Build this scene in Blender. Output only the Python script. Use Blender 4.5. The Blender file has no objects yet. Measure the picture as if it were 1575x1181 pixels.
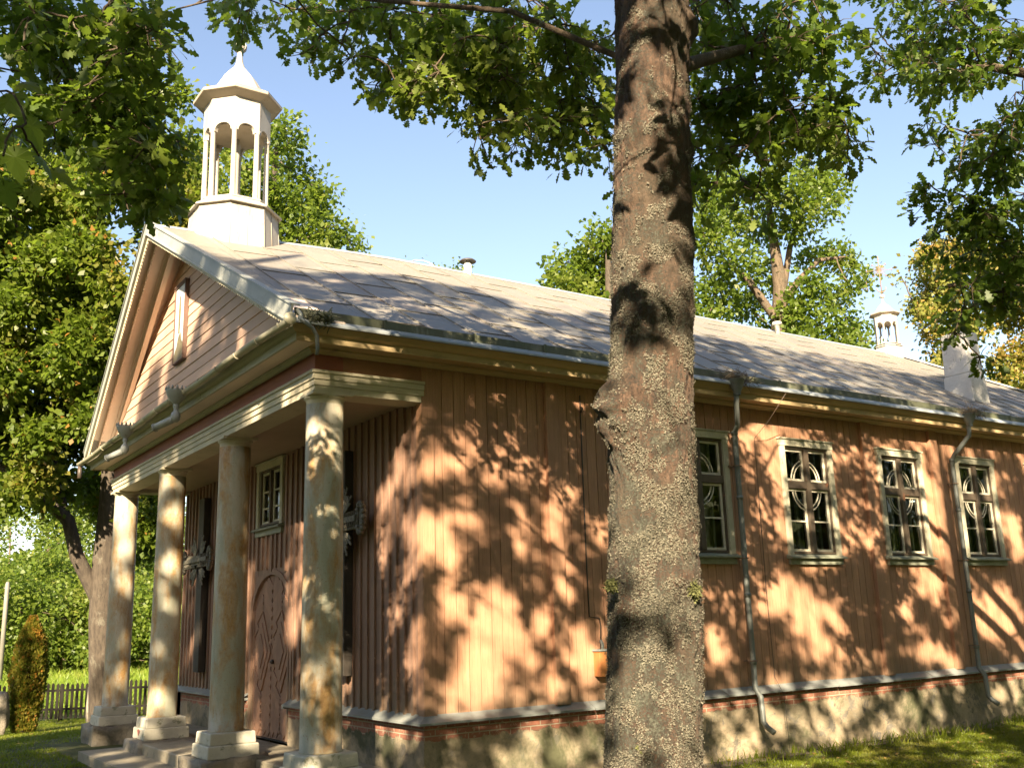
import bpy, math, random
import numpy as np
from mathutils import Vector, Matrix, noise as mnoise
rng = np.random.default_rng(7); random.seed(7)
C = bpy.context.scene.collection
sc = bpy.context.scene
# ------------------------------------------------------------------ camera
CO = np.array([-4.9519, -8.9948, 1.7])
CR = np.array([0.83164323, -0.5544933, -0.03011174])
CU = np.array([-0.1021632, -0.20607593, 0.97318826])
CD = np.array([0.54583168, 0.80626912, 0.22803046])
FPX = 1540.97
cam = bpy.data.cameras.new('camera'); cam_o = bpy.data.objects.new('camera', cam); C.objects.link(cam_o)
cam.sensor_width = 36; cam.sensor_fit = 'HORIZONTAL'; cam.lens = 36 * FPX / 1575; cam.clip_start = .05; cam.clip_end = 3000
M = Matrix([[CR[i], CU[i], -CD[i], CO[i]] for i in range(3)] + [[0, 0, 0, 1]])
cam_o.matrix_world = M
sc.camera = cam_o
# ------------------------------------------------------------------ light
SUN = np.array([1.36, 1.6, -1.07]); SUNN = SUN / np.linalg.norm(SUN)     # the way sunlight travels
w = bpy.data.worlds.new('World'); sc.world = w; w.use_nodes = True
nt = w.node_tree; nt.nodes.clear()
sky = nt.nodes.new('ShaderNodeTexSky'); sky.sky_type = 'NISHITA'; sky.sun_disc = False
sky.sun_elevation = math.asin(-SUNN[2]); sky.sun_rotation = math.atan2(-SUN[0], -SUN[1]) % (2 * math.pi)
sky.air_density = 1.0; sky.dust_density = 1.0; sky.ozone_density = 1.0
bg = nt.nodes.new('ShaderNodeBackground'); bg.inputs['Strength'].default_value = .066
wo = nt.nodes.new('ShaderNodeOutputWorld')
tint = nt.nodes.new('ShaderNodeMix'); tint.data_type = 'RGBA'; tint.blend_type = 'MULTIPLY'; tint.inputs[0].default_value = 1; tint.inputs[7].default_value = (1.10, .985, .93, 1)
nt.links.new(sky.outputs[0], tint.inputs[6]); nt.links.new(tint.outputs[2], bg.inputs[0]); nt.links.new(bg.outputs[0], wo.inputs[0])
sl = bpy.data.lights.new('sun', 'SUN'); sl.energy = 5.0; sl.angle = math.radians(.53); sl.color = (1, .83, .59)
so = bpy.data.objects.new('sun', sl); C.objects.link(so)
so.rotation_euler = Vector(SUNN).to_track_quat('-Z', 'Y').to_euler(); so.location = (-20, -30, 22)
sc.view_settings.view_transform = 'Standard'; sc.view_settings.look = 'None'; sc.view_settings.gamma = 1
sc.view_settings.exposure = 2.2
sc.cycles.max_bounces = 6; sc.cycles.diffuse_bounces = 3; sc.cycles.glossy_bounces = 3
sc.cycles.transmission_bounces = 3; sc.cycles.transparent_max_bounces = 8
sc.cycles.use_denoising = True; sc.cycles.sample_clamp_indirect = 6

def vp(px, py, D):                      # a point at depth D along the line of sight of a photo pixel
    return CO + D * (CD + (px - 787.5) / FPX * CR - (py - 590.5) / FPX * CU)
def hit(ax, val, px, py):
    v = CD + (px - 787.5) / FPX * CR - (py - 590.5) / FPX * CU
    return CO + (val - CO[ax]) / v[ax] * v
def proj(P):
    v = np.asarray(P) - CO; z = v @ CD
    zz = np.where(z > .05, z, .05)
    return 787.5 + FPX * (v @ CR) / zz, 590.5 - FPX * (v @ CU) / zz, z
# ------------------------------------------------------------------ materials
def newmat(name):
    m = bpy.data.materials.new(name); m.use_nodes = True; t = m.node_tree
    b = t.nodes['Principled BSDF']; return m, t, b
def N(t, typ, **kw):
    n = t.nodes.new(typ)
    for k, v in kw.items():
        if k in n.inputs: n.inputs[k].default_value = v
        else: setattr(n, k, v)
    return n
def L(t, a, b): t.links.new(a, b)
def coords(t, scale=(1, 1, 1)):
    g = N(t, 'ShaderNodeNewGeometry'); mp = N(t, 'ShaderNodeMapping'); mp.inputs['Scale'].default_value = scale
    L(t, g.outputs['Position'], mp.inputs['Vector']); return mp.outputs[0]
def fbm(t, vec, scale, detail=4, rough=.6, dist=0):
    n = N(t, 'ShaderNodeTexNoise'); n.inputs['Scale'].default_value = scale; n.inputs['Detail'].default_value = detail
    n.inputs['Roughness'].default_value = rough; n.inputs['Distortion'].default_value = dist
    if vec is not None: L(t, vec, n.inputs['Vector'])
    return n.outputs['Fac']
def ramp(t, fac, a, b, lo=(0, 0, 0, 1), hi=(1, 1, 1, 1)):
    r = N(t, 'ShaderNodeValToRGB'); r.color_ramp.elements[0].position = a; r.color_ramp.elements[1].position = b
    r.color_ramp.elements[0].color = lo; r.color_ramp.elements[1].color = hi
    L(t, fac, r.inputs[0]); return r.outputs[0]
def mix(t, fac, a, b, mode='MIX'):
    m = N(t, 'ShaderNodeMix'); m.data_type = 'RGBA'; m.blend_type = mode
    def put(v, s):
        if isinstance(v, (tuple, list)): s.default_value = (*v[:3], 1)
        elif isinstance(v, (int, float)): s.default_value = v
        else: L(t, v, s)
    put(fac, m.inputs[0]); put(a, m.inputs[6]); put(b, m.inputs[7]); return m.outputs[2]
def bump(t, b, h, strength, dist=.01):
    n = N(t, 'ShaderNodeBump'); n.inputs['Strength'].default_value = strength; n.inputs['Distance'].default_value = dist
    L(t, h, n.inputs['Height']); L(t, n.outputs[0], b.inputs['Normal'])
def paint(name, c1, c2, c3=None, sc1=2.2, vstretch=(1, 1, 1), rough=.65, t2=(.4, .65), t3=(.6, .66), sc3=9, bs=.3, metallic=0, island=.12, bdist=.004, bscale=60, grain=False):
    m, t, b = newmat(name)
    v = coords(t, vstretch)
    col = mix(t, ramp(t, fbm(t, v, sc1, 6, .65), *t2), c1, c2)
    if c3: col = mix(t, ramp(t, fbm(t, v, sc3, 6, .7, .4), *t3), col, c3)
    if island:
        g = N(t, 'ShaderNodeNewGeometry')
        mr = N(t, 'ShaderNodeMapRange'); mr.inputs[3].default_value = 1 - island; mr.inputs[4].default_value = 1 + island
        L(t, g.outputs['Random Per Island'], mr.inputs[0])
        col = mix(t, 1.0, col, mr.outputs[0], 'MULTIPLY')
    if grain:
        col = mix(t, ramp(t, fbm(t, coords(t, (22, 22, 1.1)), 2.2, 6, .75), .40, .72, (1, 1, 1, 1), (.74, .72, .70, 1)), (0, 0, 0), col) if False else mix(t, 1.0, col, ramp(t, fbm(t, coords(t, (22, 22, 1.1)), 2.2, 6, .75), .42, .70, (1.03, 1.03, 1.03, 1), (.74, .72, .70, 1)), 'MULTIPLY')
        col = mix(t, ramp(t, fbm(t, coords(t, (1, 1, .6)), 26, 5, .8), .70, .735), col, (.20, .15, .11))
        col = mix(t, ramp(t, fbm(t, coords(t, (1, 1, .4)), 17, 4, .7), .27, .31, (1, 1, 1, 1), (0, 0, 0, 1)), col, (.55, .38, .27))
        s_ = N(t, 'ShaderNodeSeparateXYZ'); L(t, coords(t), s_.inputs[0])
        za = N(t, 'ShaderNodeMath', operation='MULTIPLY_ADD'); L(t, fbm(t, coords(t, (1, 1, .5)), 3.5, 6, .7), za.inputs[0]); za.inputs[1].default_value = -1.3; L(t, s_.outputs[2], za.inputs[2])
        col = mix(t, ramp(t, za.outputs[0], .12, .55, (.55, .55, .55, 1), (0, 0, 0, 1)), col, (.20, .155, .10))
    L(t, col, b.inputs['Base Color']); b.inputs['Roughness'].default_value = rough; b.inputs['Metallic'].default_value = metallic
    bump(t, b, fbm(t, coords(t, vstretch), bscale, 4, .7), bs, bdist)
    return m
WALLC = (.47, .256, .152)
mt = {}
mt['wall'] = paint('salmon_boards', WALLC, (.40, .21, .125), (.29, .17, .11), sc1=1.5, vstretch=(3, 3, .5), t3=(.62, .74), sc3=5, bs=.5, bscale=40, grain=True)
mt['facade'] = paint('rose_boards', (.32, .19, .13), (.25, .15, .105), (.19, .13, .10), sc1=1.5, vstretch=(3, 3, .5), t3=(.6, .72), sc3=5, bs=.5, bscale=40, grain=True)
mt['gable'] = paint('gable_boards', (.56, .38, .27), (.50, .33, .235), (.38, .24, .17), sc1=1.2, vstretch=(1, .6, 3), t3=(.66, .76), sc3=4, bs=.3)
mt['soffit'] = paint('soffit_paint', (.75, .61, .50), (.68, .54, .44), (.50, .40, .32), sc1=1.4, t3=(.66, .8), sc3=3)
mt['frieze'] = paint('frieze_paint', (.36, .12, .09), (.30, .10, .08), None, sc1=3)
mt['fcornice'] = paint('grey_cream_cornice', (.42, .39, .29), (.35, .33, .25), (.26, .23, .16), sc1=2, t3=(.6, .72), sc3=7)
mt['gutterpaint'] = paint('painted_gutter', (.40, .37, .27), (.30, .28, .20), (.18, .16, .11), sc1=4, vstretch=(1, .5, 1), t3=(.6, .7), sc3=8, rough=.45)
mt['friezeside'] = paint('frieze_side_paint', (.34, .17, .10), (.28, .13, .08), None, sc1=3)
mt['cream'] = paint('cream_trim', (.56, .50, .36), (.47, .42, .30), (.34, .30, .20), sc1=2, t3=(.6, .72), sc3=7)
mt['yellow'] = paint('ochre_cornice', (.46, .34, .18), (.40, .29, .15), (.28, .21, .12), sc1=2, vstretch=(.5, 1, 1), t3=(.6, .75), sc3=5)
mt['wintrim'] = paint('window_casing', (.50, .46, .34), (.38, .36, .26), (.24, .19, .12), sc1=5, t3=(.6, .68), sc3=16, vstretch=(1, 1, .5))
mt['sash'] = paint('sash_paint', (.62, .58, .46), (.52, .47, .35), (.36, .19, .09), sc1=7, t3=(.62, .70), sc3=22)
mt['winframe'] = paint('dark_window_frame', (.11, .08, .055), (.085, .065, .045), (.24, .10, .05), sc1=5, t3=(.6, .7), sc3=6)
mt['sill'] = paint('green_sill', (.27, .28, .21), (.21, .22, .16), (.13, .12, .08), sc1=6, t3=(.6, .7), sc3=14)
mt['curtain'] = paint('white_curtain', (.75, .73, .66), (.66, .64, .57), None, sc1=4, island=0)
mt['flash'] = paint('grey_metal_flashing', (.23, .245, .235), (.19, .20, .185), (.16, .13, .09), sc1=2.5, t3=(.62, .75), sc3=4, rough=.5)
mt['eaveflash'] = paint('eave_metal', (.32, .35, .36), (.27, .29, .29), (.18, .16, .13), sc1=3, t3=(.62, .75), sc3=6, rough=.45)
mt['zinc'] = paint('zinc_pipe', (.20, .215, .20), (.15, .16, .145), (.15, .11, .07), sc1=4, t3=(.62, .72), sc3=8, rough=.5, metallic=.2)
mt['mossgutter'] = paint('mossy_gutter', (.13, .14, .085), (.09, .09, .055), (.26, .25, .18), sc1=5, vstretch=(1, 1, .4), t3=(.55, .7), sc3=4)
mt['verge'] = paint('verge_metal', (.33, .34, .31), (.27, .28, .25), (.18, .16, .12), sc1=4, t3=(.6, .75), sc3=7, rough=.5)
mt['turret'] = paint('white_sheet', (.42, .385, .33), (.35, .315, .26), (.22, .17, .12), sc1=2.5, vstretch=(2.5, 2.5, .45), t3=(.60, .70), sc3=5, rough=.6, bs=.3, bscale=25)
mt['turretshade'] = paint('turret_soffit', (.42, .35, .27), (.36, .30, .22), (.30, .15, .07), sc1=4, t3=(.66, .74), sc3=9)
mt['chimney'] = paint('whitewashed_chimney', (.58, .56, .51), (.50, .47, .42), (.28, .24, .20), sc1=2.5, t3=(.60, .68), sc3=6, bs=.6, bscale=18, bdist=.02)
mt['plinth'] = paint('whitewashed_plinth', (.56, .53, .44), (.46, .43, .34), (.24, .24, .16), sc1=4, t3=(.58, .66), sc3=7, bs=.6, bscale=25, bdist=.01)
mt['stone'] = paint('fieldstone', (.24, .205, .155), (.165, .145, .115), (.10, .10, .07), sc1=4, t3=(.5, .7), sc3=8, bs=.9, bscale=14, bdist=.03)
mt['concrete'] = paint('step_concrete', (.30, .26, .19), (.22, .19, .135), (.12, .11, .08), sc1=2.5, t3=(.55, .7), sc3=6, bs=.6, bscale=40, bdist=.01)
mt['door'] = paint('door_paint', (.30, .165, .105), (.24, .13, .085), (.17, .11, .075), sc1=2, vstretch=(2, 2, .8), t3=(.58, .7), sc3=6)
mt['ceiling'] = paint('porch_ceiling', (.42, .31, .22), (.34, .25, .175), (.20, .14, .10), sc1=1.3, t3=(.64, .74), sc3=4, vstretch=(1, .5, 1))
mt['darkwood'] = paint('weathered_dark_wood', (.045, .035, .026), (.03, .024, .018), (.10, .09, .07), sc1=5, vstretch=(3, 3, .5), t3=(.6, .75), sc3=6, bs=.8)
mt['carved'] = paint('weathered_carving', (.16, .145, .11), (.11, .10, .075), (.05, .045, .03), sc1=14, t3=(.5, .6), sc3=30, bs=.8)
mt['dark'] = paint('interior_dark', (.05, .04, .03), (.04, .03, .025), None, island=0)
mt['iron'] = paint('dark_iron', (.05, .045, .04), (.08, .05, .03), None, rough=.5)
mt['boxorange'] = paint('orange_box', (.42, .17, .05), (.36, .14, .045), None, sc1=8)
mt['picture_pale'] = paint('picture_pale', (.62, .63, .62), (.52, .56, .58), None, sc1=3, island=0)
mt['picture_dark'] = paint('picture_dark', (.14, .12, .08), (.20, .17, .08), None, sc1=9, island=0)
mt['picture_frame'] = paint('picture_frame', (.13, .075, .055), (.10, .06, .045), None)
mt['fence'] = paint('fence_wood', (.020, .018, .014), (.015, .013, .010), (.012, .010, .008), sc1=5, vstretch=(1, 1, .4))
mt['rust'] = paint('rusty_iron', (.20, .13, .09), (.28, .17, .10), None)
mt['nest'] = paint('twig_debris', (.20, .15, .09), (.12, .09, .055), None)
mt['pole'] = paint('pale_pole', (.20, .185, .155), (.16, .15, .125), None)

def column_mat():
    m, t, b = newmat('peeling_column_paint')
    v = coords(t, (2.2, 2.2, .7)); v2 = coords(t, (1, 1, 1))
    base = mix(t, ramp(t, fbm(t, v, 1.6, 6, .7), .42, .58), (.49, .45, .35), (.36, .355, .265))
    och = mix(t, ramp(t, fbm(t, v2, 30, 4, .7), .4, .6), (.44, .27, .10), (.34, .19, .07))
    f = ramp(t, fbm(t, v, 2.4, 7, .7, .3), .44, .62)
    col = mix(t, f, base, och)
    col = mix(t, ramp(t, fbm(t, v2, 55, 3, .7), .62, .70), col, (.30, .17, .08))
    L(t, col, b.inputs['Base Color']); b.inputs['Roughness'].default_value = .6
    bump(t, b, fbm(t, v2, 35, 6, .75), .5, .006); return m
mt['column'] = column_mat()

def roof_mat():
    m, t, b = newmat('weathered_roof_sheets')
    g = N(t, 'ShaderNodeNewGeometry')
    sx = N(t, 'ShaderNodeSeparateXYZ'); L(t, g.outputs['Position'], sx.inputs[0])
    yy = N(t, 'ShaderNodeMath', operation='MULTIPLY'); L(t, sx.outputs[1], yy.inputs[0]); yy.inputs[1].default_value = 1.147
    cb = N(t, 'ShaderNodeCombineXYZ'); L(t, yy.outputs[0], cb.inputs[0]); L(t, sx.outputs[0], cb.inputs[1])
    br = N(t, 'ShaderNodeTexBrick'); L(t, cb.outputs[0], br.inputs['Vector'])
    br.inputs['Scale'].default_value = 1; br.inputs['Brick Width'].default_value = 1.25; br.inputs['Row Height'].default_value = .62
    br.inputs['Mortar Size'].default_value = .012; br.inputs['Mortar Smooth'].default_value = .6; br.offset = .5
    br.inputs['Color1'].default_value = (.215, .198, .165, 1); br.inputs['Color2'].default_value = (.18, .168, .142, 1); br.inputs['Mortar'].default_value = (.17, .155, .14, 1)
    v = coords(t, (1, 1, 1))
    col = mix(t, ramp(t, fbm(t, v, .9, 6, .7), .46, .66), br.outputs['Color'], (.22, .185, .155))
    col = mix(t, ramp(t, fbm(t, v, 2.2, 7, .75), .60, .70), col, (.21, .14, .10))
    col = mix(t, ramp(t, fbm(t, v, 7, 6, .8), .56, .68), col, (.27, .265, .245))
    L(t, col, b.inputs['Base Color']); b.inputs['Roughness'].default_value = .55
    h = N(t, 'ShaderNodeMath', operation='ADD'); L(t, br.outputs['Fac'], h.inputs[0]); L(t, fbm(t, v, 3, 4, .6), h.inputs[1])
    bump(t, b, h.outputs[0], .5, .02); return m
mt['roof'] = roof_mat()

def foundation_mat():
    m, t, b = newmat('foundation_masonry')
    g = N(t, 'ShaderNodeNewGeometry'); s = N(t, 'ShaderNodeSeparateXYZ'); L(t, g.outputs['Position'], s.inputs[0])
    u = N(t, 'ShaderNodeMath', operation='SUBTRACT'); L(t, s.outputs[0], u.inputs[0]); L(t, s.outputs[1], u.inputs[1])
    cb = N(t, 'ShaderNodeCombineXYZ'); L(t, u.outputs[0], cb.inputs[0]); L(t, s.outputs[2], cb.inputs[1])
    v = coords(t)
    br = N(t, 'ShaderNodeTexBrick'); L(t, cb.outputs[0], br.inputs['Vector'])
    br.inputs['Scale'].default_value = 1; br.inputs['Brick Width'].default_value = .25; br.inputs['Row Height'].default_value = .062
    br.inputs['Mortar Size'].default_value = .007; br.inputs['Mortar Smooth'].default_value = .3
    br.inputs['Color1'].default_value = (.33, .13, .08, 1); br.inputs['Color2'].default_value = (.24, .10, .065, 1); br.inputs['Mortar'].default_value = (.34, .28, .20, 1)
    brc = mix(t, ramp(t, fbm(t, v, 22, 4, .7), .55, .7), br.outputs['Color'], (.40, .32, .23))
    pl = mix(t, ramp(t, fbm(t, v, 1.6, 7, .7), .42, .58), (.38, .30, .20), (.24, .20, .135))
    pl = mix(t, ramp(t, fbm(t, v, 3.2, 8, .75, .6), .54, .59), pl, (.17, .15, .12))
    pl = mix(t, ramp(t, fbm(t, v, 1.1, 6, .7, .3), .48, .62), pl, (.08, .08, .04))
    zz = N(t, 'ShaderNodeMath', operation='MULTIPLY_ADD'); L(t, fbm(t, v, 5, 6, .7), zz.inputs[0]); zz.inputs[1].default_value = .22; L(t, s.outputs[2], zz.inputs[2])
    f = ramp(t, zz.outputs[0], .685, .70)
    col = mix(t, f, pl, brc)
    L(t, col, b.inputs['Base Color']); b.inputs['Roughness'].default_value = .9
    hb = mix(t, f, fbm(t, v, 9, 7, .7), mix(t, br.outputs['Fac'], (.7, .7, .7), (.3, .3, .3)))
    bump(t, b, hb, .8, .03); return m
mt['foundation'] = foundation_mat()

def glass_mat():
    m, t, b = newmat('window_glass'); t.nodes.remove(b)
    out = [n for n in t.nodes if n.type == 'OUTPUT_MATERIAL'][0]
    tr = N(t, 'ShaderNodeBsdfTransparent'); tr.inputs[0].default_value = (.80, .84, .80, 1)
    gl = N(t, 'ShaderNodeBsdfGlossy'); gl.inputs['Roughness'].default_value = .02
    fr = N(t, 'ShaderNodeFresnel'); fr.inputs[0].default_value = 1.9
    bp = N(t, 'ShaderNodeBump'); bp.inputs['Strength'].default_value = .25; bp.inputs['Distance'].default_value = .01
    L(t, fbm(t, coords(t), 5, 2, .5), bp.inputs['Height']); L(t, bp.outputs[0], gl.inputs['Normal'])
    mx = N(t, 'ShaderNodeMixShader'); L(t, fr.outputs[0], mx.inputs[0]); L(t, tr.outputs[0], mx.inputs[1]); L(t, gl.outputs[0], mx.inputs[2])
    L(t, mx.outputs[0], out.inputs[0]); return m
mt['glass'] = glass_mat()

def leaf_mat(name, c1, c2, c3=None, p3=.1, trans=.45, rough=.45, big=.35, c4=None):
    m, t, b = newmat(name)
    out = [n for n in t.nodes if n.type == 'OUTPUT_MATERIAL'][0]
    g = N(t, 'ShaderNodeNewGeometry')
    ra = g.outputs['Random Per Island']
    col = mix(t, ra, c1, c2)
    if c3:
        col = mix(t, ramp(t, fbm(t, coords(t), big, 4, .6), .55, .68), col, c3)
        r2 = N(t, 'ShaderNodeMath', operation='GREATER_THAN'); L(t, ra, r2.inputs[0]); r2.inputs[1].default_value = 1 - p3
        col = mix(t, r2.outputs[0], col, c4 or c3)
    L(t, col, b.inputs['Base Color']); b.inputs['Roughness'].default_value = rough
    b.inputs['Specular IOR Level'].default_value = .35
    tl = N(t, 'ShaderNodeBsdfTranslucent'); tc = mix(t, .6, col, (.32, .46, .04), 'MIX'); L(t, tc, tl.inputs[0])
    mx = N(t, 'ShaderNodeMixShader'); mx.inputs[0].default_value = trans
    L(t, b.outputs[0], mx.inputs[1]); L(t, tl.outputs[0], mx.inputs[2]); L(t, mx.outputs[0], out.inputs[0])
    return m
mt['oakleaf'] = leaf_mat('oak_leaf', (.040, .076, .011), (.095, .145, .018), (.15, .18, .03), .05)
mt['mapleleaf'] = leaf_mat('maple_leaf', (.060, .095, .010), (.115, .15, .016), (.16, .145, .025), .03, big=.5, c4=(.28, .14, .03))
mt['lightleaf'] = leaf_mat('light_leaf', (.065, .105, .014), (.12, .16, .022), (.15, .17, .03), .03)
mt['yellowleaf'] = leaf_mat('yellow_leaf', (.22, .20, .045), (.16, .18, .04), (.36, .22, .06), .15, big=.6)
mt['thujaleaf'] = leaf_mat('thuja_leaf', (.11, .11, .015), (.18, .14, .02), (.26, .12, .02), .12, big=1.6)
mt['bushleaf'] = leaf_mat('bush_leaf', (.075, .12, .018), (.14, .18, .026), (.18, .19, .035), .03, big=.12)

def bark_mat(name, c1, c2, c3, sc3=10, t3=(.5, .58), vs=(6, 6, 1)):
    m, t, b = newmat(name)
    v = coords(t, vs); v2 = coords(t)
    col = mix(t, ramp(t, fbm(t, v, 3, 7, .7), .38, .62), c1, c2)
    col = mix(t, ramp(t, fbm(t, v2, sc3, 8, .75, .3), *t3), col, c3)
    L(t, col, b.inputs['Base Color']); b.inputs['Roughness'].default_value = .9
    h = mix(t, .5, fbm(t, v, 6, 8, .75), fbm(t, v2, 60, 5, .7))
    bump(t, b, h, 1.0, .03); return m
def main_bark():
    m, t, b = newmat('lichen_crusted_bark')
    v = coords(t, (5, 5, 1.2)); v2 = coords(t)
    col = mix(t, ramp(t, fbm(t, v, 4.5, 8, .75), .40, .60), (.07, .045, .031), (.20, .12, .078))
    col = mix(t, ramp(t, fbm(t, v2, 2.0, 5, .6), .48, .66), col, (.13, .095, .062))
    # crusty pale lichen, patches of patches
    s = N(t, 'ShaderNodeSeparateXYZ'); L(t, v2, s.inputs[0])
    hgt = N(t, 'ShaderNodeMapRange'); L(t, s.outputs[2], hgt.inputs[0]); hgt.inputs[1].default_value = .8; hgt.inputs[2].default_value = 5; hgt.inputs[3].default_value = .05; hgt.inputs[4].default_value = -.035
    fine = fbm(t, v2, 75, 8, .85, .6)
    mid = fbm(t, coords(t, (1.4, 1.4, 1)), 5.5, 5, .6)
    a = N(t, 'ShaderNodeMath', operation='MULTIPLY_ADD'); L(t, mid, a.inputs[0]); a.inputs[1].default_value = .40; L(t, fine, a.inputs[2])
    a2 = N(t, 'ShaderNodeMath', operation='ADD'); L(t, a.outputs[0], a2.inputs[0]); L(t, hgt.outputs[0], a2.inputs[1])
    lc = mix(t, ramp(t, fbm(t, v2, 90, 4, .7), .4, .6), (.185, .18, .135), (.11, .115, .08))
    f = ramp(t, a2.outputs[0], .70, .78)
    col = mix(t, f, col, lc)
    L(t, col, b.inputs['Base Color']); b.inputs['Roughness'].default_value = .95
    hh = N(t, 'ShaderNodeMath', operation='MULTIPLY_ADD'); L(t, f, hh.inputs[0]); hh.inputs[1].default_value = .35; L(t, fbm(t, v, 8, 8, .8), hh.inputs[2])
    bump(t, b, hh.outputs[0], 1.0, .05); return m
mt['bark'] = main_bark()
mt['branch'] = bark_mat('oak_branch_bark', (.075, .055, .035), (.14, .10, .065), (.26, .27, .19), t3=(.60, .66))
mt['bark2'] = bark_mat('maple_bark', (.05, .038, .028), (.10, .078, .056), (.16, .145, .11), sc3=4, t3=(.55, .68))
mt['birch'] = bark_mat('birch_bark', (.60, .57, .50), (.48, .45, .38), (.10, .08, .06), sc3=6, t3=(.62, .68))
mt['lichen'] = leaf_mat('lichen_flake', (.095, .085, .062), (.21, .19, .145), None, trans=.1, rough=.95)
mt['moss'] = leaf_mat('moss_tuft', (.11, .115, .045), (.16, .16, .06), None, trans=.15, rough=.95)

def ground_mat(name, ca, cb, cc, sc1, cd):
    m, t, b = newmat(name); v = coords(t)
    col = mix(t, ramp(t, fbm(t, v, sc1, 6, .7), .4, .62), ca, cb)
    col = mix(t, ramp(t, fbm(t, v, sc1 * 7, 6, .75), .45, .7), col, cc)
    col = mix(t, ramp(t, fbm(t, v, sc1 * .5, 6, .75), .56, .7), col, cd)
    L(t, col, b.inputs['Base Color']); b.inputs['Roughness'].default_value = .95
    bump(t, b, fbm(t, v, 30, 6, .8), .8, .03); return m
mt['lawn'] = ground_mat('mossy_lawn', (.050, .065, .010), (.075, .09, .014), (.11, .095, .035), 1.0, (.085, .07, .03))
mt['blade'] = leaf_mat('grass_blade', (.10, .135, .010), (.16, .185, .015), (.17, .155, .03), .05, trans=.4, big=.5)
mt['meadowblade'] = leaf_mat('meadow_blade', (.14, .21, .02), (.20, .27, .03), (.26, .27, .06), .04, trans=.4, big=.15)
mt['earth'] = ground_mat('bare_earth', (.15, .12, .075), (.10, .085, .05), (.20, .17, .11), 3, (.08, .085, .03))

mt['fence'].node_tree.nodes['Principled BSDF'].inputs['Specular IOR Level'].default_value = .05
mt['litter'] = leaf_mat('fallen_leaf', (.20, .13, .04), (.30, .22, .06), None, trans=.2)
# ------------------------------------------------------------------ object helpers
def tag(o, label=None, cat=None, group=None, kind=None):
    if label: o['label'] = label
    if cat: o['category'] = cat
    if group: o['group'] = group
    if kind: o['kind'] = kind
    return o
def thing(name, label, cat, loc=(0, 0, 0), group=None):
    o = bpy.data.objects.new(name, None); C.objects.link(o); o.location = loc; o.empty_display_size = .2
    return tag(o, label, cat, group)
def from_arrays(name, V, F, mat, parent=None, smooth=False, origin=None):
    V = np.asarray(V, dtype=np.float32); F = np.asarray(F, dtype=np.int32)
    me = bpy.data.meshes.new(name)
    if origin is not None: V = V - np.asarray(origin, dtype=np.float32)
    me.vertices.add(len(V)); me.vertices.foreach_set('co', V.ravel())
    k = F.shape[1]; me.loops.add(F.size); me.loops.foreach_set('vertex_index', F.ravel())
    me.polygons.add(len(F)); me.polygons.foreach_set('loop_start', np.arange(len(F), dtype=np.int32) * k)
    me.polygons.foreach_set('loop_total', np.full(len(F), k, dtype=np.int32))
    me.update(calc_edges=True)
    if smooth: me.polygons.foreach_set('use_smooth', np.ones(len(F), dtype=bool))
    me.materials.append(mat)
    o = bpy.data.objects.new(name, me); C.objects.link(o)
    if parent is not None: o.parent = parent
    elif origin is not None: o.location = origin
    return o
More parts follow.
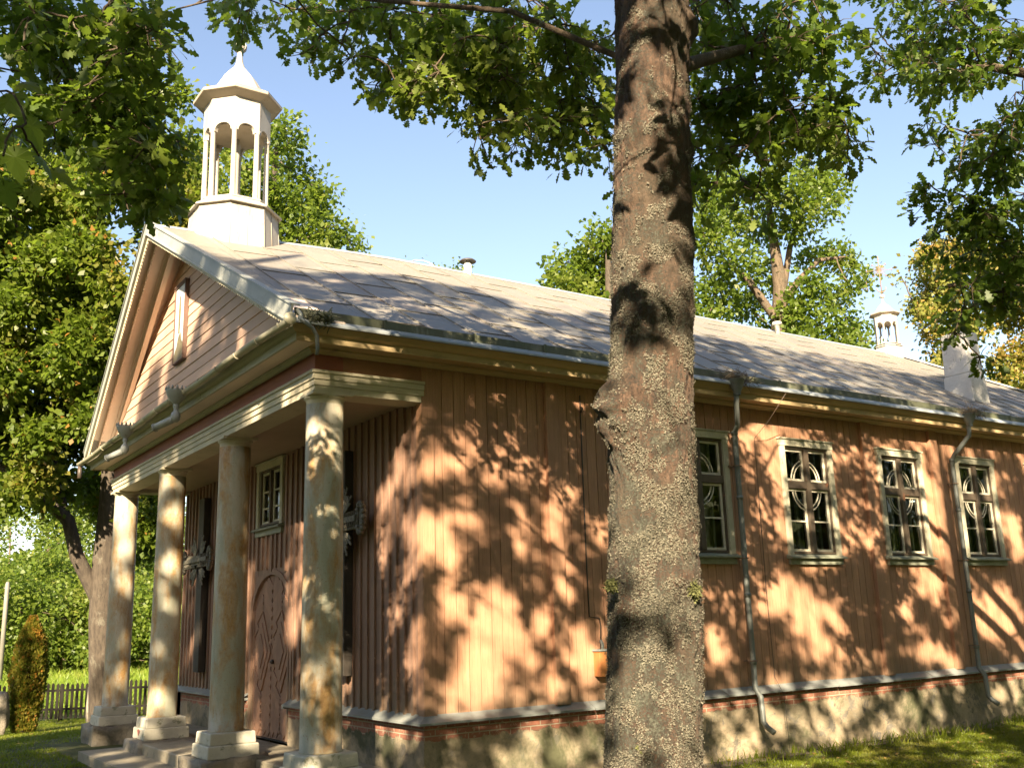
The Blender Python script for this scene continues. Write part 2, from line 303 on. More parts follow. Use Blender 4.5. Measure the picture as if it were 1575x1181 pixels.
class MB:
    def __init__(s): s.v = []; s.f = []; s.sm = []
    def add(s, vs, fs, smooth=False):
        b = len(s.v); s.v += [tuple(map(float, v)) for v in vs]
        for f in fs: s.f.append(tuple(b + i for i in f)); s.sm.append(smooth)
    def box(s, x0, x1, y0, y1, z0, z1):
        vs = [(x, y, z) for z in (z0, z1) for y in (y0, y1) for x in (x0, x1)]
        s.add(vs, [(0, 2, 3, 1), (4, 5, 7, 6), (0, 1, 5, 4), (2, 6, 7, 3), (0, 4, 6, 2), (1, 3, 7, 5)]); return s
    def obox(s, c, ax, ay, az):      # half axes
        c, ax, ay, az = map(np.array, (c, ax, ay, az))
        vs = [c + i * ax + j * ay + k * az for k in (-1, 1) for j in (-1, 1) for i in (-1, 1)]
        s.add(vs, [(0, 2, 3, 1), (4, 5, 7, 6), (0, 1, 5, 4), (2, 6, 7, 3), (0, 4, 6, 2), (1, 3, 7, 5)]); return s
    def bar(s, p, q, wd, th, up=(0, 0, 1)):
        p, q = np.array(p, float), np.array(q, float); d = q - p; l = np.linalg.norm(d); d /= l
        a = np.cross(d, up); a /= np.linalg.norm(a); b = np.cross(a, d)
        return s.obox((p + q) / 2, d * l / 2, a * wd / 2, b * th / 2)
    def ext(s, poly, off):           # polygon of 3-D points pushed along off
        n = len(poly); a = [np.array(p, float) for p in poly]; b = [p + np.array(off, float) for p in a]
        fs = [tuple(range(n))[::-1], tuple(range(n, 2 * n))] + [(i, (i + 1) % n, n + (i + 1) % n, n + i) for i in range(n)]
        s.add(a + b, fs); return s
    def sweep(s, prof, frames, closed=True, smooth=False):   # prof (a,b); frames (origin, A, B)
        n = len(prof); vs = []
        for o, A, B in frames:
            for a, b in prof: vs.append(np.array(o) + a * np.array(A) + b * np.array(B))
        fs = []
        m = n if closed else n - 1
        for i in range(len(frames) - 1):
            for j in range(m):
                fs.append((i * n + j, i * n + (j + 1) % n, (i + 1) * n + (j + 1) % n, (i + 1) * n + j))
        if closed:
            fs.append(tuple(range(n))[::-1]); k = (len(frames) - 1) * n; fs.append(tuple(range(k, k + n)))
        s.add(vs, fs, smooth); return s
    def lathe(s, prof, c, n=24, rot=0, smooth=True, cap=True, ax=None):
        vs = []; A, B, Z = ax if ax else ((1, 0, 0), (0, 1, 0), (0, 0, 1)); A, B, Z = map(np.array, (A, B, Z))
        for r, z in prof:
            for k in range(n):
                a = rot + 2 * math.pi * k / n; vs.append(np.array(c) + r * math.cos(a) * A + r * math.sin(a) * B + z * Z)
        fs = [(i * n + k, i * n + (k + 1) % n, (i + 1) * n + (k + 1) % n, (i + 1) * n + k) for i in range(len(prof) - 1) for k in range(n)]
        if cap: fs += [tuple(range(n))[::-1], tuple(range((len(prof) - 1) * n, len(prof) * n))]
        s.add(vs, fs, smooth); return s
    def tube(s, pts, rad, n=8, smooth=True):
        pts = [np.array(p, float) for p in pts]; k = len(pts); rad = rad if hasattr(rad, '__len__') else [rad] * k
        vs = []; ref = None
        for i, p in enumerate(pts):
            d = pts[min(i + 1, k - 1)] - pts[max(i - 1, 0)]; d /= np.linalg.norm(d) + 1e-9
            if ref is None: ref = np.cross(d, (0, 0, 1) if abs(d[2]) < .9 else (1, 0, 0))
            a = ref - d * (ref @ d); a /= np.linalg.norm(a) + 1e-9; ref = a; b = np.cross(d, a)
            for j in range(n):
                t = 2 * math.pi * j / n; vs.append(p + rad[i] * (math.cos(t) * a + math.sin(t) * b))
        fs = [(i * n + j, i * n + (j + 1) % n, (i + 1) * n + (j + 1) % n, (i + 1) * n + j) for i in range(k - 1) for j in range(n)]
        fs += [tuple(range(n))[::-1], tuple(range((k - 1) * n, k * n))]
        s.add(vs, fs, smooth); return s
    def build(s, name, mat, parent=None, origin=None, bevel=0):
        me = bpy.data.meshes.new(name)
        V = s.v if origin is None else [(a - origin[0], b - origin[1], c - origin[2]) for a, b, c in s.v]
        me.from_pydata(V, [], s.f); me.update()
        me.polygons.foreach_set('use_smooth', s.sm)
        me.materials.append(mat)
        o = bpy.data.objects.new(name, me); C.objects.link(o)
        if parent is not None: o.parent = parent
        elif origin is not None: o.location = origin
        if bevel:
            bm = o.modifiers.new('bevel', 'BEVEL'); bm.width = bevel; bm.segments = 2; bm.limit_method = 'ANGLE'
        return o
#TERRAIN
# ------------------------------------------------------------------ terrain
def gz(x, y):
    t = np.clip((np.asarray(y) - 9) / 9, 0, 1); t = t * t * (3 - 2 * t)
    return -.32 * t + .02 * np.sin(np.asarray(x) * .7) * np.sin(np.asarray(y) * .5 + 1)
def terrain(name, xs, ys, mat, dz=0, bumpy=0):
    X, Y = np.meshgrid(xs, ys); Z = gz(X, Y) + dz
    if bumpy: Z = Z + bumpy * rng.standard_normal(Z.shape)
    V = np.stack([X.ravel(), Y.ravel(), Z.ravel()], 1); n = len(xs)
    i, j = np.meshgrid(np.arange(n - 1), np.arange(len(ys) - 1)); a = (j * n + i).ravel()
    o = from_arrays(name, V, np.stack([a, a + 1, a + n + 1, a + n], 1), mat, smooth=True)
    return tag(o, kind='structure')
gx = np.concatenate([np.linspace(-600, -40, 12), np.linspace(-30, 40, 141), np.linspace(50, 600, 12)])
gy = np.concatenate([np.linspace(-400, -40, 10), np.linspace(-30, 60, 181), np.linspace(70, 900, 14)])
terrain('ground', gx, gy, mt['lawn'])
# bare strip along the foot of the wall
def strip():
    V = []; F = []; xs = np.linspace(-.2, 14, 120)
    for i, x in enumerate(xs):
        wdt = .16 + .16 * (mnoise.noise(Vector((x * 1.3, 0, 0))) + .4) + .12 * abs(mnoise.noise(Vector((x * 5, 3, 0))))
        if x < 4.8: wdt += (4.8 - x) * .12
        V += [(x, -.04, gz(x, -.04) + .010), (x, -.04 - wdt, gz(x, -.04 - wdt) + .006)]
    F = [(2 * i, 2 * i + 1, 2 * i + 3, 2 * i + 2) for i in range(len(xs) - 1)]
    return tag(from_arrays('path', V, F, mt['earth']), kind='structure')
strip()
# ------------------------------------------------------------------ church
W, LN = 8.41, 18.8          # width, length of the nave
ch = thing('wooden_church', 'salmon painted timber church with grey sheet roof, columned porch and white lantern turret', 'church')
def part(mb, name, mat, parent=ch, **k): return mb.build(name, mt[mat], parent, **k)

f = MB(); f.box(-.04, LN, -.04, .30, 0, .72); f.box(-.04, .30, .30, 3.46, 0, .72); f.box(-.04, .30, 4.97, W, 0, .72)
f.box(-.04, LN, W - .3, W + .04, 0, .72); f.box(LN - .3, LN, .3, W - .3, 0, .72)
part(f, 'foundation', 'foundation')
fl = MB()
pr = [(0, .02), (0, .0), (.13, -.055), (.135, -.045)]
def flprof(): return [(.0, .81), (.0, .775), (-.125, .725), (-.135, .745)]
# long side
for a, b in [(2.0 * i, min(2.0 * i + 1.995, LN)) for i in range(10)]:
    x0 = a if a else -.13
    j = random.uniform(-.004, .004)
    fl.add([(x0 if a else 0, 0, .815 + j), (x0, -.13, .75 + j), (x0, -.13, .728 + j), (b, 0, .815 + j), (b, -.13, .75 + j), (b, -.13, .728 + j)], [(0, 1, 4, 3), (1, 2, 5, 4)])
for (a, b) in ((0, 3.46), (4.97, W)):
    y0 = -.13 if a == 0 else a
    fl.add([(0, a, .815), (-.13, y0, .75), (-.13, y0, .728), (0, b, .815), (-.13, b, .75), (-.13, b, .728)], [(0, 3, 4, 1), (1, 4, 5, 2)])
    fl.box(-.128, -.0, a - .0, a + .02, .728, .76) if a else None
fl.box(-.128, 0, 3.42, 3.458, .70, .735)
part(fl, 'base_flashing', 'flash')
def boards(mb, u0, u1, z0, z1, wd, holes, put, gap=.008, jag=.012, prot=.004):
    u = u0
    while u < u1 - .01:
        ub = min(u + wd * random.uniform(.93, 1.07), u1)
        cuts = sorted({u, ub, *[h for H in holes for h in H[:2] if u < h < ub]})
        d = random.uniform(0, prot); zb = z0 + random.uniform(-jag, jag)
        for a, b in zip(cuts[:-1], cuts[1:]):
            m = (a + b) / 2; segs = [(zb, z1)]
            for h0, h1, hz0, hz1 in holes:
                if h0 < m < h1: segs = [t for s_ in segs for t in ((s_[0], min(s_[1], hz0)), (max(s_[0], hz1), s_[1])) if t[1] - t[0] > .01]
            for s0, s1 in segs: put(mb, a + (gap / 2 if a == u else 0), b - (gap / 2 if b == ub else 0), s0, s1, d)
        u = ub
WIN = [(x, x + 1.045) for x in (3.362, 5.392, 7.437, 9.346, 11.35, 13.35)]
ZB, ZT = 2.30, 3.935
holes = [(a + .03, b - .03, ZB + .1, ZT - .03) for a, b in WIN]
m = MB(); boards(m, .10, LN, .79, 4.37, .138, holes, lambda mb, a, b, z0, z1, d: mb.box(a, b, -.0 - d, .03, z0, z1))
part(m, 'side_wall', 'wall', bevel=.003)
m = MB(); m.box(-.022, .12, -.022, .0, .80, 4.30); m.box(-.022, 0, 0, .10, .80, 4.30); part(m, 'corner_board', 'wall', bevel=.003)
DOOR = (3.50, 4.93, .28, 2.40)
fh = [(3.56, 4.87, .2, 2.38), (3.88, 4.77, 2.99, 3.86)]
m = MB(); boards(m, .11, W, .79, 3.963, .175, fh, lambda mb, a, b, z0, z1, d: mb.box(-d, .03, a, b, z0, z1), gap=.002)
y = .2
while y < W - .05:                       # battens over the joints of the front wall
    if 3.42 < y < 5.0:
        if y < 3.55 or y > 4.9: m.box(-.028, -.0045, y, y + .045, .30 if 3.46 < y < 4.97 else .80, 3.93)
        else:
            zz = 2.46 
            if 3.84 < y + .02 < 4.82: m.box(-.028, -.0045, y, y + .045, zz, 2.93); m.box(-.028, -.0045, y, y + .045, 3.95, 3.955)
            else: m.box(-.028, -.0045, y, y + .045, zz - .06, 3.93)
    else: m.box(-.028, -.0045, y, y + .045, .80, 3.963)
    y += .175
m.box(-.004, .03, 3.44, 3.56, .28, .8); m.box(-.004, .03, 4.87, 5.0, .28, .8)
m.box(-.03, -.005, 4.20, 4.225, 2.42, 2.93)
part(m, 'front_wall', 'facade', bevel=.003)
m = MB(); m.box(.04, LN, W - .03, W, .79, 4.4); m.box(LN - .03, LN, 0, W - .03, .79, 4.4); part(m, 'rear_wall', 'wall')
m = MB(); m.box(.03, LN - .03, .03, W - .03, .26, .279); part(m, 'interior_floor', 'dark')
m = MB(); m.box(1.2, 1.25, .04, W - .04, .28, 4.3); m.box(.04, LN - .04, .9, .95, .28, 4.3) if False else None
part(m, 'vestibule_wall', 'dark')
for x in (1.55, 7.10, 8.72, 12.9):                 # boxed posts clamping the wall
    m = MB(); m.box(x, x + .18, -.06, -.004, .80, 4.31); m.box(x + .18, x + .195, -.035, -.004, .80, 4.31); part(m, 'pilaster', 'wall', bevel=.004)

# eaves: long side and its mirror
def mirror(prof_pts): return [(W - y, z) for y, z in prof_pts]
def run_x(name, mat, prof, x0, x1, smooth=False, both=True):
    mb = MB(); mb.sweep(prof, [((x0, 0, 0), (0, 1, 0), (0, 0, 1)), ((x1, 0, 0), (0, 1, 0), (0, 0, 1))])
    if both: mb.sweep(mirror(prof)[::-1], [((x0, 0, 0), (0, 1, 0), (0, 0, 1)), ((x1, 0, 0), (0, 1, 0), (0, 0, 1))])
    return part(mb, name, mat)
XE0, XE1 = -1.56, LN + .40
OV = .42
crown = [(.40, 4.468), (.385, 4.45), (.365, 4.42), (.34, 4.405), (.325, 4.402), (.32, 4.40), (.32, 4.33), (.295, 4.328), (.295, 4.348), (.10, 4.348), (.10, 4.33), (.078, 4.32), (.058, 4.298), (.03, 4.294), (.03, 4.468)]
Z3 = (0, 0, 1)
m = MB(); m.sweep(crown, [((XE1, 0, 0), (0, -1, 0), Z3), ((-1.205, 0, 0), (-1, -1, 0), Z3)]); part(m, 'eaves_cornice', 'yellow')
m = MB(); m.sweep(crown, [((-1.205, W, 0), (-1, 1, 0), Z3), ((XE1, W, 0), (0, 1, 0), Z3)]); part(m, 'eaves_cornice', 'yellow')
m = MB(); m.sweep(crown, [((-1.205, 0, 0), (-1, -1, 0), Z3), ((-1.205, W, 0), (-1, 1, 0), Z3)]); part(m, 'front_cornice', 'fcornice')
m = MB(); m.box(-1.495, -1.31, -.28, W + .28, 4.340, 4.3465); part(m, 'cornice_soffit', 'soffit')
# roof ---------------------------------------------------------------
ZE, ZR, HY = 4.49, 7.20, W / 2
SL = (ZR - ZE) / (HY + OV)
def ridge_z(x): return 7.20 + (0 if x > 1.5 else -.17 * (1.5 - x) / 3.4 * 1.0)
rf = MB(); xs = [None] + list(np.linspace(-1.0, 14.0, 16)); NT = 12
V = []; 
def roofpt(x, t, side):       # t 0 eave .. 1 ridge
    if x is None: x = -1.58 - .27 * t
    z = ZE + (ridge_z(x) - ZE) * t
    yv = -OV + (HY + OV) * t
    return (x, yv if side == 0 else W - yv, z)
for side in (0, 1):
    rows = [[roofpt(x, t, side) for t in np.linspace(0, 1, NT)] for x in xs]
    vs = [p for r_ in rows for p in r_]; fs = []
    for i in range(len(xs) - 1):
        for j in range(NT - 1):
            q = (i * NT + j, (i + 1) * NT + j, (i + 1) * NT + j + 1, i * NT + j + 1); fs.append(q if side == 0 else q[::-1])
    rf.add(vs, fs)
hx = LN + .42
rf.add([(14, -OV, ZE), (hx, -OV, ZE), (14, HY, ZR)], [(0, 1, 2)])
rf.add([(14, W + OV, ZE), (hx, W + OV, ZE), (14, HY, ZR)], [(0, 2, 1)])
rf.add([(hx, -OV, ZE), (hx, W + OV, ZE), (14, HY, ZR)], [(0, 1, 2)])
# standing seams up the slope and cross joints
for side in (0, 1):
    x = -1.1; k = 0
    while x < 18.6:
        tmax = 1 if x < 14 else max(.02, 1 - (x - 14) / (hx - 14))
        a = np.array(roofpt(x, .0, side)); b = np.array(roofpt(x + random.uniform(-.02, .02), tmax * .995, side) if x <= 14 else roofpt(14, tmax * .99, side))
        if x > 14: b[0] = x
        rf.bar(a + (0, 0, .005), b + (0, 0, .005), .020, .016, up=(1, 0, 0))
        if side == 0:
            for t in ((.12, .37, .62, .87) if k % 2 else (.02, .24, .5, .75)):
                if t < tmax - .03 and x < 13.4:
                    t += random.uniform(-.02, .02); p = np.array(roofpt(x, t, 0)); q = np.array(roofpt(x + .6, t + .004, 0))
                    rf.bar(p + (0, 0, .002), q + (0, 0, .002), .03, .005, up=(0, 0, 1))
        x += .6; k += 1
roof = part(rf, 'roof', 'roof')
m = MB(); 
pts = [roofpt(None, 1, 0)] + [(x, HY, ridge_z(x)) for x in np.linspace(-1.5, 14, 20)]
m.sweep([(-.10, -.045), (0, .022), (.10, -.045), (.09, -.055), (0, .01), (-.09, -.055)], [(p, (0, 1, 0), (0, 0, 1)) for p in pts])
for yy in (-OV, W + OV): m.bar((14, HY, ZR + .02), (hx, yy, ZE + .02), .14, .03)
part(m, 'ridge_cap', 'eaveflash', roof)
# upstand gutter on the lower slope, with seams
for yy, s in ((-.35, 1), (W + .35, -1)):
  m = MB(); x = -1.55
  while x < LN + .3:
    xb = x + random.uniform(.8, 1.3); j = random.uniform(-.004, .004)
    if True:
        zb = ZE + (.07) * SL; prof = [(yy, zb - .01), (yy + s * .012, zb + .105 + j), (yy + s * .035, zb + .105 + j), (yy + s * .02, zb)]
        if s < 0: prof = prof[::-1]
        m.sweep(prof, [((x, 0, 0), (0, 1, 0), (0, 0, 1)), ((xb + .01, 0, 0), (0, 1, 0), (0, 0, 1))])
        m.box(xb - .012, xb + .012, yy - .012, yy + .012, zb - .01, zb + .11)
    x = xb
  part(m, 'roof_gutter', 'mossgutter')
run_x('eave_flashing', 'eaveflash', [(-.445, ZE - .028), (-.438, ZE - .030), (-.34, ZE + .08 * SL + .004), (-.345, ZE + .08 * SL + .014), (-.435, ZE + .006), (-.445, ZE - .012)], -1.57, LN + .4)
# chimney, vents
m = MB()
def frus(mb, cx, cy, hw, hd, z0, z1, k0=1, k1=1, dx=0):
    vs = [(cx + i * hw * k + (dx if k is k1 else 0), cy + j * hd * k, z) for z, k in ((z0, k0), (z1, k1)) for i, j in ((-1, -1), (1, -1), (1, 1), (-1, 1))]
    mb.add(vs, [(0, 3, 2, 1), (4, 5, 6, 7), (0, 1, 5, 4), (1, 2, 6, 5), (2, 3, 7, 6), (3, 0, 4, 7)])
frus(m, 11.72, 1.05, .225, .25, 4.8, 5.72, 1.18, 1.04); frus(m, 11.72, 1.05, .225, .25, 5.72, 6.50, 1.0, .93)
part(m, 'chimney', 'chimney', roof, bevel=.02)
m = MB(); m.lathe([(.065, 7.0), (.065, 7.38)], (3.15, 4.15, 0), 16); m.lathe([(.04, 7.386), (.04, 7.395)], (3.15, 4.15, 0), 20); o = part(m, 'vent_pipe', 'chimney', roof)
m = MB(); m.lathe([(.135, 7.37), (.14, 7.378), (.11, 7.405), (.03, 7.425)], (3.15, 4.15, 0), 20); part(m, 'vent_cowl', 'iron', roof)
m = MB(); m.lathe([(.05, 7.0), (.05, 7.27), (.10, 7.28), (.09, 7.32), (.02, 7.34)], (10.3, 4.0, 0), 14); part(m, 'vent_pipe', 'chimney', roof)

# porch -----------------------------------------------------------------
PX = -1.205; YL, YR = -.02, W + .02        # outer faces of the entablature
def ring(name, mat, prof, bev=0):          # profile (out, z) swept right side - front - left side
    mb = MB(); pts = [((0, YL, 0), (0, -1, 0)), ((PX, YL, 0), (-1, -1, 0)), ((PX, YR, 0), (-1, 1, 0)), ((0, YR, 0), (0, 1, 0))]
    mb.sweep(prof, [(p, A, (0, 0, 1)) for p, A in pts]); return part(mb, name, mat, bevel=bev)
ring('architrave', 'cream', [(.0, 3.92), (.0, 3.985), (.014, 3.987), (.014, 4.045), (.028, 4.047), (.028, 4.105), (.045, 4.107), (.045, 4.135), (-.30, 4.135), (-.30, 3.92)])
m = MB(); m.box(PX + .0, PX + .30, YL + .005, YR - .005, 4.137, 4.34); part(m, 'frieze', 'frieze')
for a, b in ((YL + .01, YL + .3), (YR - .3, YR - .01)):
    m = MB(); m.box(PX + .3, 0, a, b, 4.137, 4.34); part(m, 'frieze_return', 'friezeside')
m = MB(); m.box(PX + .30, 0, YL + .28, YR - .28, 3.965, 3.985)
part(m, 'porch_ceiling', 'ceiling')
m = MB(); m.add([(-1.60, -.4, 4.474), (-1.60, W + .4, 4.474), (-1.27, W + .4, 4.56), (-1.27, -.4, 4.56)], [(0, 3, 2, 1)]); part(m, 'cornice_cover', 'verge')
# pediment: horizontal boards clipped by the rakes
GX = -1.30
m = MB(); z = 4.52
def rake_z(yv): return 4.60 + (7.03 - 4.60) * (1 - abs(yv - HY) / (HY + OV))
while z < 6.85:
    z1 = min(z + .142, 6.86)
    hw0 = (7.03 - .10 - z) / (7.03 - 4.60) * (HY + OV); hw1 = max(.02, (7.03 - .10 - z1) / (7.03 - 4.60) * (HY + OV))
    d = random.uniform(0, .004)
    a = [(GX - .004 - d, HY - hw0, z), (GX - .004 - d, HY + hw0, z), (GX + .008 - d, HY + hw1, z1 + .0), (GX + .008 - d, HY - hw1, z1 + .0)]
    m.ext(a, (.03, 0, 0)); z = z1
pw = part(m, 'pediment_wall', 'gable', bevel=.002)
def rk(yside, t, off=0, x=0):            # point on the rake, t 0 eave..1 apex, off = perpendicular drop
    yy = -OV + (HY + OV) * t; zz = 4.60 + (7.03 - 4.60) * t
    c, s_ = math.cos(math.atan(.526)), math.sin(math.atan(.526))
    yy += off * s_; zz -= off * c
    return (x, yy if yside == 0 else W - yy, zz)
for side in (0, 1):
    m = MB()                              # metal faced verge board
    X0 = lambda t: -1.60 - .27 * t
    fr = []
    a0, a1 = np.array(rk(side, -.002, 0, X0(0))), np.array(rk(side, 1.0, 0, X0(1)))
    dn = np.array(rk(side, 0, 1, 0)) - np.array(rk(side, 0, 0, 0))
    def apex(off): # keep mitre at the ridge plane
        t = 1 - off * 0.0; p = np.array(rk(side, 1, off, X0(1))); p2 = np.array(rk(side, 0, off, X0(0))); d = p - p2
        k = (HY - p2[1]) / d[1]; return p2 + d * k
    def bandr(mb, o0, o1, xo0, xo1):      # beam between drops o0..o1, x offsets xo0..xo1
        L0 = [np.array(rk(side, 0, o, X0(0))) for o in (o0, o1)]; L1 = [apex(o) for o in (o0, o1)]
        vs = [L0[0] + (xo0, 0, 0), L0[1] + (xo0, 0, 0), L0[1] + (xo1, 0, 0), L0[0] + (xo1, 0, 0), L1[0] + (xo0, 0, 0), L1[1] + (xo0, 0, 0), L1[1] + (xo1, 0, 0), L1[0] + (xo1, 0, 0)]
        mb.add(vs, [(0, 1, 2, 3), (4, 7, 6, 5), (0, 4, 5, 1), (1, 5, 6, 2), (2, 6, 7, 3), (3, 7, 4, 0)])
    bandr(m, -.03, .12, -.02, .0); bandr(m, -.045, -.03, -.035, .06); bandr(m, .12, .135, -.03, .01)
    part(m, 'verge_board', 'verge')
    m = MB(); bandr(m, .05, .165, .004, .03)       # scalloped fringe under it
    L0, L1 = np.array(rk(side, 0, .165, X0(0))), apex(.165); n = 78
    for i in range(n):
        p = L0 + (L1 - L0) * (i + .5) / n; wdt = (L1 - L0) / n * .36; dnn = dn * .028
        m.ext([p - wdt + (.004, 0, 0), p - wdt * .9 + dnn * .7 + (.004, 0, 0), p + dnn + (.004, 0, 0), p + wdt * .9 + dnn * .7 + (.004, 0, 0), p + wdt + (.004, 0, 0)], (.02, 0, 0))
    part(m, 'verge_fringe', 'cream')
    m = MB(); bandr(m, .09, .155, .13, .15); L0, L1 = np.array(rk(side, 0, .155, X0(0))), apex(.155)
    for i in range(n):
        p = L0 + (L1 - L0) * (i + .5) / n + (.126, 0, 0); wdt = (L1 - L0) / n * .36; dnn = dn * .026
        m.ext([p - wdt, p - wdt * .9 + dnn * .7, p + dnn, p + wdt * .9 + dnn * .7, p + wdt], (.02, 0, 0))
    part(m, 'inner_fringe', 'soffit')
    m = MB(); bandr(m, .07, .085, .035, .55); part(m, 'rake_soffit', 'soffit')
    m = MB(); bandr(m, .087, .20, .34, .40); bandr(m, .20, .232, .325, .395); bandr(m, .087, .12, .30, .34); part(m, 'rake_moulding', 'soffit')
# front gutter: half round, with hoppers
m = MB(); GXc, GZc, GR = -1.655, 4.47, .050
ys = np.linspace(-.50, W + .55, 40)
vs = []; fs = []; K = 9
for i, yv in enumerate(ys):
    z = GZc + .012 * math.sin(yv * 2.1) - .005 * (yv % 1)
    for k in range(K):
        a = math.pi + math.pi * k / (K - 1); vs.append((GXc + GR * math.cos(a), yv, z + GR * math.sin(a)))
for i in range(len(ys) - 1):
    for k in range(K - 1): fs.append((i * K + k, i * K + k + 1, (i + 1) * K + k + 1, (i + 1) * K + k))
m.add(vs, fs, True)
m.lathe([(.06, 0), (.063, .01), (.02, .012)], (GXc, -.505, GZc - .0), 14, ax=((1, 0, 0), (0, 0, 1), (0, 1, 0)))
for yv in np.arange(-.3, W + .5, .62):
    m.tube([(GXc + .054 * math.cos(a), yv, GZc + .054 * math.sin(a)) for a in np.linspace(math.pi, 2 * math.pi, 9)] , .007, 5)
fg = part(m, 'front_gutter', 'gutterpaint')
m = MB(); m.tube([(GXc, W + .50, GZc - .05), (GXc, W + .48, GZc - .26)], .035, 10); part(m, 'outlet_stub', 'iron', fg)
for yv in (2.95, 5.45):
    h = MB(); c = (GXc - .07, yv, 0)
    h.lathe([(.02, 4.30), (.045, 4.33), (.10, 4.40), (.125, 4.47), (.13, 4.49), (.10, 4.49), (.09, 4.46)], c, 18)
    for k in range(14):
        a = 2 * math.pi * k / 14; px_, py_ = c[0] + .125 * math.cos(a), c[1] + .125 * math.sin(a)
        h.lathe([(.011, 4.485), (.015, 4.505), (.005, 4.53)], (px_, py_, 0), 6)
    h.lathe([(.026, 4.10), (.05, 4.13), (.058, 4.17), (.05, 4.21), (.028, 4.235), (.024, 4.26), (.036, 4.29), (.03, 4.33)], c, 14)
    d = np.array((-.55, .75, -.28)); d /= np.linalg.norm(d); p = np.array((c[0], c[1], 4.15))
    h.tube([p - d * .03, p + d * .30], [.045, .045], 14)
    h.tube([p + d * .30, p + d * .315], [.054, .054], 14)
    part(h, 'rain_hopper', 'verge', fg)
# bent outlet and mossy debris at the front corner
m = MB(); m.tube([(-1.55, -.44, 4.52), (-1.50, -.47, 4.46), (-1.42, -.46, 4.42), (-1.37, -.44, 4.36), (-1.35, -.42, 4.24), (-1.35, -.41, 4.18)], .018, 10); m.tube([(-1.55, -.40, 4.60), (-1.53, -.44, 4.54), (-1.52, -.45, 4.46)], .02, 8)
oc = part(m, 'corner_outlet', 'zinc')
m = MB()
for _ in range(150):
    p = np.array((-1.33 + random.gauss(0, .08), -.41 + random.gauss(0, .03), 4.54 + random.gauss(0, .035))); d = np.array((random.gauss(0, .03), random.gauss(0, .02), random.gauss(0, .03)))
    m.tube([p - d, p + (0, 0, .006), p + d], .006, 4)
part(m, 'mossy_debris', 'mossgutter', oc)

# columns
COLY = [.1575, 2.855, 5.554, 8.2516]
for i, yv in enumerate(COLY):
    cx = -1.02; pr = []
    for t in np.linspace(0, 1, 14):
        r_ = .195 - .012 * t ** 1.4; pr.append((r_, .57 + t * (3.82 - .57)))
    m = MB(); m.lathe([(.205, .56), (.205, .572)] + pr, (cx, yv, 0), 48)
    col = part(m, 'column', 'column')
    m = MB(); m.lathe([(.180, 3.81), (.183, 3.82), (.183, 3.86), (.19, 3.868), (.203, 3.88), (.208, 3.89), (.208, 3.90)], (cx, yv, 0), 48)
    m.box(cx - .212, cx + .212, yv - .205, yv + .205, 3.900, 3.93)
    part(m, 'capital', 'cream', col)
    m = MB(); frus(m, cx, yv, .262, .262, .43, .56, 1.02, .985); frus(m, cx, yv, .295, .295, .285, .43, 1.01, .99)
    part(m, 'plinth', 'plinth', col, bevel=.014)
    # rough stone footing
    me = MB(); n = 9
    vs = []; fs = []
    def fpt(u_, v_, w_):
        p = Vector((cx + (u_ - .5) * .78, yv + (v_ - .5) * .84, -.05 + w_ * .335)); q = mnoise.noise_vector(p * 4 + Vector((i * 3., 0, 0)))
        return tuple(p + q * .06 + mnoise.noise_vector(p * 13) * .015)
    idx = {}
    def vid(a, b, c):
        k = (a, b, c)
        if k not in idx: idx[k] = len(vs); vs.append(fpt(a / n, b / n, c / 5))
        return idx[k]
    for a in range(n):
        for b in range(n): fs.append((vid(a, b, 5), vid(a + 1, b, 5), vid(a + 1, b + 1, 5), vid(a, b + 1, 5)))
        for c in range(5):
            fs += [(vid(a, 0, c), vid(a + 1, 0, c), vid(a + 1, 0, c + 1), vid(a, 0, c + 1)), (vid(a + 1, n, c), vid(a, n, c), vid(a, n, c + 1), vid(a + 1, n, c + 1)),
                   (vid(0, a + 1, c), vid(0, a, c), vid(0, a, c + 1), vid(0, a + 1, c + 1)), (vid(n, a, c), vid(n, a + 1, c), vid(n, a + 1, c + 1), vid(n, a, c + 1))]
    me.add(vs, fs, True); part(me, 'footing', 'stone', col)
    if i == 2:                            # brick bared where the plinth render fell off
        m = MB(); m.add([(cx - .304, yv - .10, .40), (cx - .304, yv - .02, .33), (cx - .304, yv + .03, .40), (cx - .304, yv - .03, .425)], [(0, 1, 2, 3)]); part(m, 'bared_brick', 'frieze', col)
m = MB(); m.box(-.80, -.045, -.1, W, 0, .262); m.box(-1.36, -.80, 3.10, 5.30, .0, .270); part(m, 'porch_floor', 'concrete', bevel=.015)
m = MB(); m.box(-1.92, -1.362, 2.6, 6.25, -.05, .135); m.box(-1.362, -.81, 5.30, 5.305, 0, .13); part(m, 'entrance_step', 'concrete', bevel=.02)

